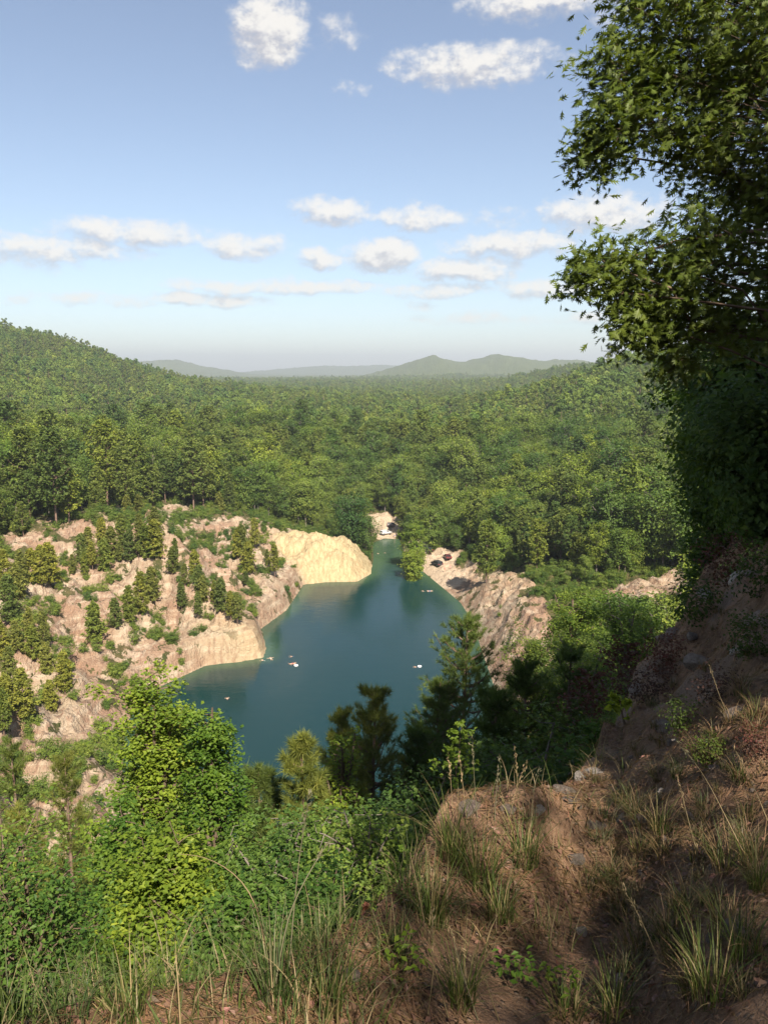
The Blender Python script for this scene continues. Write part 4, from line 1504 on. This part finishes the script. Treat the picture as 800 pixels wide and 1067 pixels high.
# the flat round stone
p = on_ground(600, 900)
o = link('flat_stone', rock_mesh(450, .28, M_GREY))
o.location = (p[0], p[1], p[2] + .018)
o.scale = (.062, .062, .062)
o.rotation_euler = (.1, .06, .4)
tag(o, "flat round grey stone lying on the sunlit ledge", "stone")


# ---- grass
def blades(mb, base, n, length, width, r, spread=.06, lean=.45, dry=.25, seg=5, tint=None):
    """curved tapering blades from around base; n blades"""
    a = r.uniform(0, 6.283, n)
    b = base + np.stack([np.cos(a) * spread * r.random(n)**.5, np.sin(a) * spread * r.random(n)**.5, np.zeros(n)], -1)
    L = length * r.uniform(.45, 1.15, n)
    az = a + r.normal(0, .7, n)
    le = np.abs(r.normal(lean, .22, n))
    t = np.linspace(0, 1, seg)
    hor = (le[:, None] * t**1.8) * L[:, None]
    ver = (t - .42 * np.clip(le[:, None], 0, 1.2) * t**2.4) * L[:, None]
    P = b[:, None] + np.stack([np.cos(az)[:, None] * hor, np.sin(az)[:, None] * hor, ver], -1)
    wd = width * (1 - t**1.5 * .93)
    side = np.stack([-np.sin(az + r.normal(0, .6, n)), np.cos(az), np.zeros(n)], -1)[:, None] * wd[None, :, None] * .5
    V = np.stack([P - side, P + side], 2).reshape(n, seg * 2, 3)
    i = np.arange(seg - 1) * 2
    F = np.stack([i, i + 1, i + 3, i + 2], -1)
    F = (np.arange(n)[:, None, None] * seg * 2 + F[None]).reshape(-1, 4)
    isdry = (r.random(n) < dry).astype(int)
    mb.add(V.reshape(-1, 3), F, np.repeat(isdry, seg - 1), np.repeat(np.clip(r.normal(1, .18, n), .6, 1.5), seg - 1))
    # MB.add broadcasts one material index; set per face
    mb.m[-1] = np.repeat(isdry, seg - 1)
    return mb


TUFT = []
for i, (n, L, dr, le) in enumerate(((90, .30, .25, .5), (70, .24, .4, .6), (110, .36, .2, .45), (60, .20, .55, .7), (120, .45, .3, .5))):
    rr_ = np.random.default_rng(500 + i)
    TUFT.append(blades(MB(), np.zeros(3), n, L, .0055, rr_, .07, le, dr).mesh('grass_tuft', [M_GRASS, M_DRY]))


def put_tuft(px, py, k, s, label, group=None, tint=(.78, .82, .7)):
    p = on_ground(px, py)
    o = link('grass_tuft', TUFT[k])
    o.location = (p[0], p[1], p[2] - .01)
    o.rotation_euler = (0, 0, r9.uniform(0, 6.28))
    o.scale = (s, s, s)
    o.color = (*tint, 1)
    return tag(o, label, 'grass tuft', group)


for (px, py, k, s, lab) in ((545, 905, 0, 1.0, "green grass tuft left of the flat round stone"), (500, 925, 2, 1.0, "broad grass tuft on the left flank of the ledge"), (470, 900, 4, .9, "tall grass tuft at the left corner of the ledge lip"),
                            (520, 960, 0, .9, "grass tuft below the broad one on the flank of the ledge"), (450, 960, 2, 1.0, "grass tuft low on the shaded left side of the ledge"), (640, 1062, 0, .8, "bright grass tuft at the bottom below the sunlit patch"),
                            (590, 1062, 1, .9, "small bright grass tuft at the bottom edge beside another"), (690, 865, 1, .9, "grass tuft on the dark hillside right of the ledge lip"), (625, 880, 3, .6, "tiny tuft just right of the flat round stone"),
                            (775, 1000, 0, .75, "grass tuft at lower right beside the dull grey rock"), (790, 930, 4, .5, "tall loose grass tuft at the right edge"), (740, 1040, 0, .9, "grass tuft at the lower right near the bottom edge"),
                            (70, 1066, 1, .75, "long bladed grass clump at the lower left corner"), (130, 1063, 0, .7, "grass clump right of the long bladed one at lower left"), (285, 1045, 2, .8, "grass clump at the bottom left of the tall dry stalks"),
                            (340, 1055, 0, .8, "grass clump at the bottom between the dry stalks and the red seedling"), (410, 1000, 1, .8, "short dry tuft beside the red-brown seedling"), (480, 1050, 4, .7, "arching tuft at the bottom centre")):
    put_tuft(px, py, k, s, lab)
for q in range(130):
    px = r9.uniform(610, 798)
    py = r9.uniform(640 + max(0, 730 - px) * 1.5, 1040)
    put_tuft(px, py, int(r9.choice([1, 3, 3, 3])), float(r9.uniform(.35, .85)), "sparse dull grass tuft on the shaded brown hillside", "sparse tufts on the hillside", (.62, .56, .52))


def build_grass():
    r = np.random.default_rng(95)
    mb = MB()
    # thick along the rim at the lower left and thin over the ledge
    n = 520
    th = np.radians(r.uniform(-34, 4, n))
    re = np.interp(th, RIM[:, 0], RIM[:, 1])
    rr = re + r.uniform(-.7, 1.6, n)
    for i in range(n):
        x, y = rr[i] * math.sin(th[i]), rr[i] * math.cos(th[i])
        if rr[i] < 1.45: continue
        blades(mb, np.array([x, y, hz(x, y) - .01]), int(r.integers(4, 12)), float(r.uniform(.10, .30)), .0046, r, .09, .6, .25)
    for i in range(300):
        t_ = math.radians(r.uniform(3, 20))
        q = float(np.interp(t_, RIM[:, 0], RIM[:, 1])) * r.uniform(.5, 1.04)
        x, y = q * math.sin(t_), q * math.cos(t_)
        if fbm(np.array([x]), np.array([y]), .7, 2)[0] < .05: continue
        blades(mb, np.array([x, y, hz(x, y) - .01]), int(r.integers(3, 9)), float(r.uniform(.08, .24)), .0045, r, .06, .6, .5)
    o = mb.build('grass', [M_GRASS, M_DRY])
    o.color = (.75, .8, .75, 1)
    tag(o, "mixed green and dry grass along the rim of the ledge", "grass", kind='stuff')


build_grass()


def stalk(pts, dist, label, group, head=True, wid=.0028, tint=1.0):
    """tall dry stem through photograph pixels, base first"""
    b = on_ground(*pts[0])
    dd = np.hypot(b[0], b[1])
    P = [b] + [ray_at(px, py, dd + dist * (i + 1) / len(pts)) for i, (px, py) in enumerate(pts[1:])]
    P = np.array(P)
    t = np.linspace(0, len(P) - 1, 14)
    # quadratic smoothing through the points
    Q = np.stack([np.interp(t, np.arange(len(P)), P[:, k]) for k in range(3)], -1)
    for _ in range(3): Q[1:-1] = (Q[:-2] + 2 * Q[1:-1] + Q[2:]) / 4
    o = empty('grass_stalk', b)
    m = MB()
    tube(m, Q - b, np.linspace(wid, wid * .35, len(Q)), 4)
    m.build('stem', M_DRY, o, True)
    if head:
        r = np.random.default_rng(int(abs(pts[0][0] * 7 + pts[0][1])))
        h = MB()
        ax = unit(Q[-1] - Q[-4])
        c = np.repeat((Q[-1] - b)[None], 26, 0) + ax * r.uniform(-.10, .05, 26)[:, None] + r.normal(size=(26, 3)) * .004
        kites(h, c, r.normal(size=(26, 3)), .006, .022, r, 0, np.clip(r.normal(1, .2, 26), .6, 1.4), axis=np.repeat(ax[None], 26, 0) + r.normal(size=(26, 3)) * .25)
        h.build('seed_head', M_DRY, o)
    return tag(o, label, 'grass stalk', group)


stalk([(278, 1010), (272, 950), (250, 912), (215, 892), (188, 890)], .3, "tall dry stem arching over to the left above the grass", None, False)
stalk([(300, 1030), (305, 960), (312, 890), (321, 838)], .2, "straightest tall dry stalk left of centre", None)
stalk([(285, 1040), (300, 950), (330, 895), (348, 870)], .3, "dry stalk leaning right behind the straightest one", None)
stalk([(212, 1010), (211, 960), (208, 905)], .2, "thin upright dry stem right of the small sunlit sweetgum", None, False)
stalk([(468, 1064), (450, 1000), (436, 930), (427, 888)], .2, "pale dry stalk leaning left at lower centre", None, False)
stalk([(445, 1064), (452, 1010), (450, 960)], .1, "short pale stalk crossing the leaning one", None)
stalk([(498, 1064), (480, 1010), (470, 970)], .1, "pale dry stalk at the bottom centre with drooping head", None)
stalk([(520, 1066), (505, 1020), (490, 1000)], .1, "short bent dry stalk at the bottom centre", None)
stalk([(782, 905), (765, 870), (735, 810), (712, 780)], .3, "long dry stalk leaning left across dark hillside at right", None)
stalk([(757, 745), (748, 722), (740, 698)], .2, "thin pale stalk standing high on the dark hillside", None)
stalk([(728, 900), (718, 860), (708, 820)], .2, "dry stalk left of the long leaning one", None)
stalk([(800, 860), (785, 820), (770, 790)], .2, "dry stalk cut by right frame edge above the others", None)
stalk([(700, 920), (745, 902), (800, 880)], .2, "dry stem lying almost flat across the right hillside", None, False)
stalk([(690, 1010), (668, 960), (655, 935)], .1, "dry stalk on the shaded ground right of the sunlit patch", None)
for (a, c) in ((472, 468), (486, 479), (497, 492), (515, 519), (541, 537), (552, 560), (530, 545)):
    stalk([(a, 858), ((a + c) / 2, 822), (c, 778 + (a % 7) * 5)], .15, "thin dry grass stem rising from the ledge lip", "thin stems on the ledge lip", True, .0022)

# broad-leaved weeds
for (px, py, dd, lab, sd) in ((582, 1035, 0, "bright leafy weed at the bottom centre", 601), (535, 1030, 0, "leafy weed left of the bright one at the bottom", 602), (420, 1015, 0, "leafy weed under the tiny sprout at left of the ledge", 603), (245, 985, 0, "leafy weed beside the thin upright stem", 604)):
    p = on_ground(px, py)
    o = empty('leafy_weed', p)
    r = np.random.default_rng(sd)
    st_, lf = MB(), MB()
    for q in range(6):
        a = q * 2.4
        e = np.array([math.cos(a) * .05, math.sin(a) * .05, r.uniform(.05, .12)])
        tube(st_, curve_pts((0, 0, -.01), e, 4, .015, r), [.003, .0025, .002, .0015], 4)
        c = e + r.normal(size=(7, 3)) * np.array([.03, .03, .02])
        kites(lf, c, np.array([0, 0, .9]) + r.normal(size=(7, 3)) * .35, .02, r.uniform(.026, .042, 7), r, 0, np.clip(r.normal(1, .1, 7), .7, 1.3))
    st_.build('stem', M_TWIG, o)
    lf.build('leaves', M_GUM, o)
    tag(o, lab, 'weed')


# ------------------------------------------------------------------ parked cars at the far end
def paint(name, c, rough=.3, metal=0., spec=.5):
    m, t, out = mat(name)
    p = t.new('ShaderNodeTexCoord').outputs['Object']
    n = t.noise(p, 5, 4)
    principled(t, out, t.mix(t.math('MULTIPLY', t.ss(n, .45, .75), .25), c, tuple(v * .7 + .05 for v in c)), rough, spec, None, metal)
    return m


M_GLASS = paint("car_glass", (.015, .018, .02), .08)
M_TYRE = paint("tyre_rubber", (.02, .02, .02), .9)
M_RIM = paint("wheel_alloy", (.45, .45, .46), .35, .8)
M_LAMP = paint("lamp_lens", (.6, .58, .55), .15)
M_RED = paint("tail_lens", (.35, .02, .02), .2)


def car(name, loc, rz, body_paint, label, cat, suv=True):
    o = empty(name, loc, rz)
    L, Wd = 4.6, 1.82
    hb, hr = (1.02, 1.72) if suv else (.88, 1.42)
    if suv: prof = [(-2.3, .42), (-2.28, .85), (-2.22, hb), (-2.12, hr - .12), (-1.85, hr), (.2, hr), (.55, hr - .08), (1.15, hb + .04), (2.05, hb - .1), (2.28, .78), (2.3, .4)]
    else: prof = [(-2.3, .40), (-2.3, .78), (-2.2, hb), (-1.75, hb + .04), (-1.1, hr - .04), (-.6, hr), (.1, hr), (.45, hr - .08), (1.1, hb), (2.0, hb - .14), (2.28, .66), (2.3, .38)]
    bm = bmesh.new()
    def sec(y, inset):
        return [bm.verts.new((x, y * (1 - (inset * max(0, z - hb) / (hr - hb))), z)) for x, z in prof]
    A, Bm = sec(-Wd / 2, .22), sec(Wd / 2, .22)
    n = len(prof)
    for i in range(n - 1): bm.faces.new((A[i], A[i + 1], Bm[i + 1], Bm[i]))
    bm.faces.new((A[n - 1], A[0], Bm[0], Bm[n - 1]))
    bm.faces.new(A[::-1])
    bm.faces.new(Bm)
    bmesh.ops.recalc_face_normals(bm, faces=bm.faces)
    bmesh.ops.bevel(bm, geom=list(bm.edges), offset=.05, segments=2, affect='EDGES')
    me = bpy.data.meshes.new('body')
    bm.to_mesh(me)
    bm.free()
    me.materials.append(body_paint)
    link('body', me, o)
    # glazing: a slightly larger belt of dark panes
    def pane(nm, q):
        m = MB()
        q = np.array(q, float)
        c = q.mean(0)
        nrm = unit(np.cross(q[1] - q[0], q[2] - q[0]))
        m.add(np.vstack([q + nrm * .012, q - nrm * .03]), [[0, 1, 2, 3], [7, 6, 5, 4], [0, 4, 5, 1], [1, 5, 6, 2], [2, 6, 7, 3], [3, 7, 4, 0]])
        m.build(nm, M_GLASS, o)
    wt = Wd / 2 * (1 - .22 * .82)
    wb = Wd / 2 * (1 - .22 * .08)
    x0, x1 = (-2.0, .95) if suv else (-1.5, .9)
    zb, zt = hb + .06, hr - .13
    for sg in (1, -1):
        q = [(x0, sg * wb, zb), (x1, sg * wb, zb), (x1 - .55, sg * wt, zt), (x0 + (.08 if suv else .45), sg * wt, zt)]
        pane('side_window', q if sg < 0 else q[::-1])
    fx = [(1.13, hb + .06), (.60, hr - .12)] if suv else [(1.06, hb + .05), (.50, hr - .12)]
    pane('windscreen', [(fx[0][0], -wb * .9, fx[0][1]), (fx[0][0], wb * .9, fx[0][1]), (fx[1][0], wt * .9, fx[1][1]), (fx[1][0], -wt * .9, fx[1][1])])
    bx = [(-2.215, hb + .06), (-2.14, hr - .2)] if suv else [(-1.72, hb + .08), (-1.16, hr - .1)]
    pane('rear_window', [(bx[0][0], wb * .9, bx[0][1]), (bx[0][0], -wb * .9, bx[0][1]), (bx[1][0], -wt * .9, bx[1][1]), (bx[1][0], wt * .9, bx[1][1])])
    for sx in (-1.42, 1.42):
        for sg in (1, -1):
            t = MB()
            ph = np.linspace(0, 2 * math.pi, 21)[:-1]
            ring = lambda rad, y: np.stack([np.cos(ph) * rad + sx, np.full(20, y), np.sin(ph) * rad + .35], -1)
            y0, y1 = sg * (Wd / 2 - .20), sg * (Wd / 2 + .02)
            V = np.vstack([ring(.35, y0), ring(.35, y1), ring(.22, y1 + sg * .005), ring(.22, y0)])
            i = np.arange(20)
            j = (i + 1) % 20
            F = np.vstack([np.stack([i + 20 * a, j + 20 * a, j + 20 * b, i + 20 * b], -1) for a, b in ((0, 1), (1, 2), (2, 3), (3, 0))])
            t.add(V, F)
            w = t.build('wheel', M_TYRE, o, True)
            q = MB()
            V = np.vstack([ring(.215, y1 - sg * .01), [[sx, y1 - sg * .03, .35]]])
            q.add(V, np.stack([i, j, np.full(20, 20)], -1))
            q.build('rim', M_RIM, w)
    for sg in (1, -1):
        for (x, z, mt, nm) in ((2.24, .72, M_LAMP, 'headlight'), (-2.27, .88, M_RED, 'tail_light')):
            m = MB()
            cx, cy_, dx, dy, dz = x, sg * .68, .05, .16, .08
            V = [(cx + a * dx, cy_ + b * dy, z + c * dz) for a in (-1, 1) for b in (-1, 1) for c in (-1, 1)]
            m.add(V, [[0, 1, 3, 2], [4, 6, 7, 5], [0, 4, 5, 1], [2, 3, 7, 6], [0, 2, 6, 4], [1, 5, 7, 3]])
            m.build(nm, mt, o)
    return tag(o, label, cat)


def put_car(px, py, rz, pt, label, suv=True, cat='car'):
    p = on_ground(px, py, 100, 420)
    return car('parked_car', (p[0], p[1], p[2] + .02), math.radians(rz), pt, label, cat, suv)


put_car(455, 590, 118, paint("dark_grey_paint", (.035, .035, .04)), "dark grey car parked alone on the sandy bank right of the narrow end")
put_car(402, 557.5, 35, paint("white_paint", (.5, .5, .5)), "white car with dark windows on the sandy beach at the lake's far end")
put_car(409, 550, 5, paint("grey_paint", (.14, .12, .12)), "dull grey car under the trees behind the far beach")
put_car(446, 576, 112, paint("black_paint", (.02, .022, .024)), "black car half hidden by the bright tree leaning over the lake", False)
put_car(466, 582, 100, paint("maroon_paint", (.10, .03, .03)), "dark car tucked against the trees above the sandy bank", False)

# ------------------------------------------------------------------ people
SKIN = paint("skin", (.50, .33, .24), .6, 0, .3)
SKIN2 = paint("tanned_skin", (.38, .24, .17), .6, 0, .3)
HAIR = paint("dark_hair", (.05, .03, .02), .8)
CLOTH = {k: paint(k + "_swimwear", c, .9, 0, .1) for k, c in (('red', (.45, .06, .06)), ('blue', (.06, .12, .40)), ('white', (.75, .75, .74)), ('pink', (.60, .25, .30)))}


def body_mesh(J, E, R, m, name='body'):
    bm = bpy.data.meshes.new(name)
    bm.from_pydata(J, E, [])
    o = bpy.data.objects.new(name, bm)
    COL.objects.link(o)
    sk = o.modifiers.new('skin', 'SKIN')
    sk.use_smooth_shade = True
    for i, v in enumerate(bm.skin_vertices[0].data):
        v.radius = (R[i], R[i])
        v.use_root = (i == 0)
    su = o.modifiers.new('subdivision', 'SUBSURF')
    su.levels = su.render_levels = 1
    bm.materials.append(m)
    return o


def person(loc, rz, pose, skin, cloth, label, group=None):
    o = empty('person', loc, rz)
    if pose == 'stand':
        J = [(0, 0, .95), (0, 0, 1.15), (0, 0, 1.38), (0, 0, 1.50), (0, .02, 1.60), (0, .02, 1.72),
             (.19, 0, 1.40), (.27, .02, 1.12), (.28, .10, .88), (.28, .12, .78), (-.19, 0, 1.40), (-.27, .02, 1.12), (-.26, .08, .88), (-.26, .10, .78),
             (.10, 0, .90), (.12, .03, .50), (.12, 0, .09), (.13, .15, .04), (-.10, 0, .90), (-.13, .03, .50), (-.14, 0, .09), (-.15, .15, .04)]
        E = [(0, 1), (1, 2), (2, 3), (3, 4), (4, 5), (2, 6), (6, 7), (7, 8), (8, 9), (2, 10), (10, 11), (11, 12), (12, 13), (0, 14), (14, 15), (15, 16), (16, 17), (0, 18), (18, 19), (19, 20), (20, 21)]
        R = [.14, .13, .15, .06, .095, .085, .065, .045, .035, .03, .065, .045, .035, .03, .09, .06, .045, .035, .09, .06, .045, .035]
        hd, hip = (0, .02, 1.68), (0, 0, .90)
    elif pose == 'swim':      # breast stroke: head up, trunk just under the surface
        J = [(0, -.45, -.14), (0, -.2, -.10), (0, .08, -.05), (0, .20, .02), (0, .28, .10), (0, .31, .19),
             (.20, .08, -.04), (.42, .30, -.03), (.30, .58, -.01), (.24, .66, .0), (-.20, .08, -.04), (-.42, .30, -.03), (-.30, .58, -.01), (-.24, .66, .0),
             (.10, -.52, -.16), (.22, -.90, -.20), (.16, -1.28, -.20), (.16, -1.42, -.2), (-.10, -.52, -.16), (-.22, -.90, -.2), (-.16, -1.28, -.2), (-.16, -1.42, -.2)]
        E = [(0, 1), (1, 2), (2, 3), (3, 4), (4, 5), (2, 6), (6, 7), (7, 8), (8, 9), (2, 10), (10, 11), (11, 12), (12, 13), (0, 14), (14, 15), (15, 16), (16, 17), (0, 18), (18, 19), (19, 20), (20, 21)]
        R = [.14, .13, .15, .06, .095, .085, .065, .045, .035, .03, .065, .045, .035, .03, .09, .06, .045, .035, .09, .06, .045, .035]
        hd, hip = (0, .29, .15), (0, -.45, -.14)
    else:                     # floating on the back
        J = [(0, -.40, .02), (0, -.15, .04), (0, .12, .05), (0, .24, .06), (0, .34, .08), (0, .44, .09),
             (.20, .12, .05), (.46, .10, .03), (.70, .20, .03), (.78, .24, .03), (-.20, .12, .05), (-.46, .10, .03), (-.70, .2, .03), (-.78, .24, .03),
             (.10, -.48, .02), (.14, -.88, .03), (.16, -1.26, .02), (.17, -1.32, .1), (-.10, -.48, .02), (-.14, -.88, .03), (-.18, -1.26, .02), (-.19, -1.32, .1)]
        E = [(0, 1), (1, 2), (2, 3), (3, 4), (4, 5), (2, 6), (6, 7), (7, 8), (8, 9), (2, 10), (10, 11), (11, 12), (12, 13), (0, 14), (14, 15), (15, 16), (16, 17), (0, 18), (18, 19), (19, 20), (20, 21)]
        R = [.14, .13, .15, .06, .095, .085, .065, .045, .035, .03, .065, .045, .035, .03, .09, .06, .045, .035, .09, .06, .045, .035]
        hd, hip = (0, .40, .10), (0, -.40, .02)
    b = body_mesh(J, E, R, skin)
    b.parent = o
    m = rock_mesh(700, 1.0, HAIR, 2)
    h = link('hair', m, o)
    h.location = (hd[0], hd[1] - (.03 if pose != 'float' else -.05), hd[2] + .05)
    h.scale = (.098, .125, .105)
    w = MB()
    ph = np.linspace(0, 2 * math.pi, 17)[:-1]
    ring = lambda rx, z: np.stack([np.cos(ph) * rx, np.sin(ph) * rx * .82, np.full(16, z)], -1)
    V = np.vstack([ring(.155, .12), ring(.185, 0), ring(.18, -.12)])
    if pose != 'stand': V = V[:, [0, 2, 1]]
    i = np.arange(16)
    j = (i + 1) % 16
    w.add(V + np.array(hip), np.vstack([np.stack([i, j, j + 16, i + 16], -1), np.stack([i + 16, j + 16, j + 32, i + 32], -1)]))
    w.build('swimwear', cloth, o, True)
    return tag(o, label, 'person', group)


def float_ring(loc, rz, m, label):
    bm = MB()
    u = np.linspace(0, 2 * math.pi, 25)[:-1]
    v = np.linspace(0, 2 * math.pi, 11)[:-1]
    U, Vv = np.meshgrid(u, v, indexing='ij')
    P = np.stack([(.33 + .12 * np.cos(Vv)) * np.cos(U), (.33 + .12 * np.cos(Vv)) * np.sin(U), .12 * np.sin(Vv) + .04], -1).reshape(-1, 3)
    i = np.arange(24)[:, None] * 10
    j = np.arange(10)[None]
    i2, j2 = (i + 10) % 240, (j + 1) % 10
    bm.add(P, np.stack([i + j, i2 + j, i2 + j2, i + j2], -1).reshape(-1, 4))
    o = bm.build('swim_ring', m, None, True, loc)
    o.rotation_euler = (0, 0, rz)
    return tag(o, label, 'swim ring')


for (px, py, pose, sk_, cl, rz, lab) in (
        (274, 688, 'swim', SKIN, 'white', 1.2, "person swimming close to the tip of the rocky point"), (282, 686, 'float', SKIN, 'white', .4, "person floating on back just off the rocky point"),
        (304, 684, 'swim', SKIN2, 'blue', 1.9, "person swimming alone above a pair of floating swimmers"), (303, 692, 'float', SKIN2, 'red', 2.2, "person floating left in the pair nearest mid lake"),
        (307, 692, 'swim', SKIN, 'white', .6, "person swimming right in the pair nearest mid lake"), (433, 695, 'swim', SKIN2, 'blue', 1.4, "person swimming beside the white ring right of the lake"),
        (237, 728, 'swim', SKIN, 'red', .3, "person swimming alone in the near water by the sweetgum tops"), (446, 616, 'float', SKIN, 'blue', 1.7, "person floating off the right bank below the sandy lot"),
        (441, 616, 'swim', SKIN, 'white', 1.2, "person swimming left of the floater off the right bank"), (394, 577, 'swim', SKIN, 'blue', .2, "person swimming at the far end near left shore"),
        (401, 576, 'swim', SKIN2, 'red', 2.9, "person swimming at the far end in mid channel")):
    p = on_plane(px, py)
    person((p[0], p[1], 0), rz, pose, sk_, CLOTH[cl], lab)
for (px, py, rz, m, lab) in ((437, 694.5, 0, CLOTH['white'], "white swim ring floating at right of the lake"), (308.5, 693.5, .4, CLOTH['white'], "white swim ring beside the pair of swimmers")):
    p = on_plane(px, py)
    float_ring((p[0], p[1], 0), rz, m, lab)
for (px, py, rz, sk_, cl, lab) in ((463, 596, 2.5, SKIN, 'red', "person in red standing downhill of the dark grey car"), (469, 594, 3.4, SKIN2, 'pink', "person in pink standing right of the one in red"),
                                   (467, 609, 2.9, SKIN, 'white', "person in white standing at the waterline on the right bank"), (411, 561, 3.0, SKIN, 'blue', "person in blue standing on the far beach")):
    p = on_ground(px, py, 100, 420)
    person((p[0], p[1], p[2] + .01), rz, 'stand', sk_, CLOTH[cl], lab)

# ------------------------------------------------------------------ haze
def build_haze():
    m = bpy.data.materials.new("valley_haze")
    m.use_nodes = True
    t = NT(m.node_tree)
    t.n.clear()
    out = t.new('ShaderNodeOutputMaterial')
    v = t.new('ShaderNodeVolumePrincipled')
    v.inputs['Color'].default_value = (.84, .91, .98, 1)
    v.inputs['Density'].default_value = HAZE
    v.inputs['Anisotropy'].default_value = .25
    t.l.new(v.outputs[0], out.inputs['Volume'])
    x, zb, zt = 14600, -12, 320
    mb = MB()
    V = [(a * x, b * x, z) for z in (zb, zt) for a, b in ((-1, -1), (1, -1), (1, 1), (-1, 1))]
    mb.add(V, [[0, 3, 2, 1], [4, 5, 6, 7], [0, 1, 5, 4], [1, 2, 6, 5], [2, 3, 7, 6], [3, 0, 4, 7]])
    o = mb.build('haze', m)
    tag(o, "pale summer haze filling the valley", "haze", kind='stuff')


HAZE = 1.5e-4
build_haze()
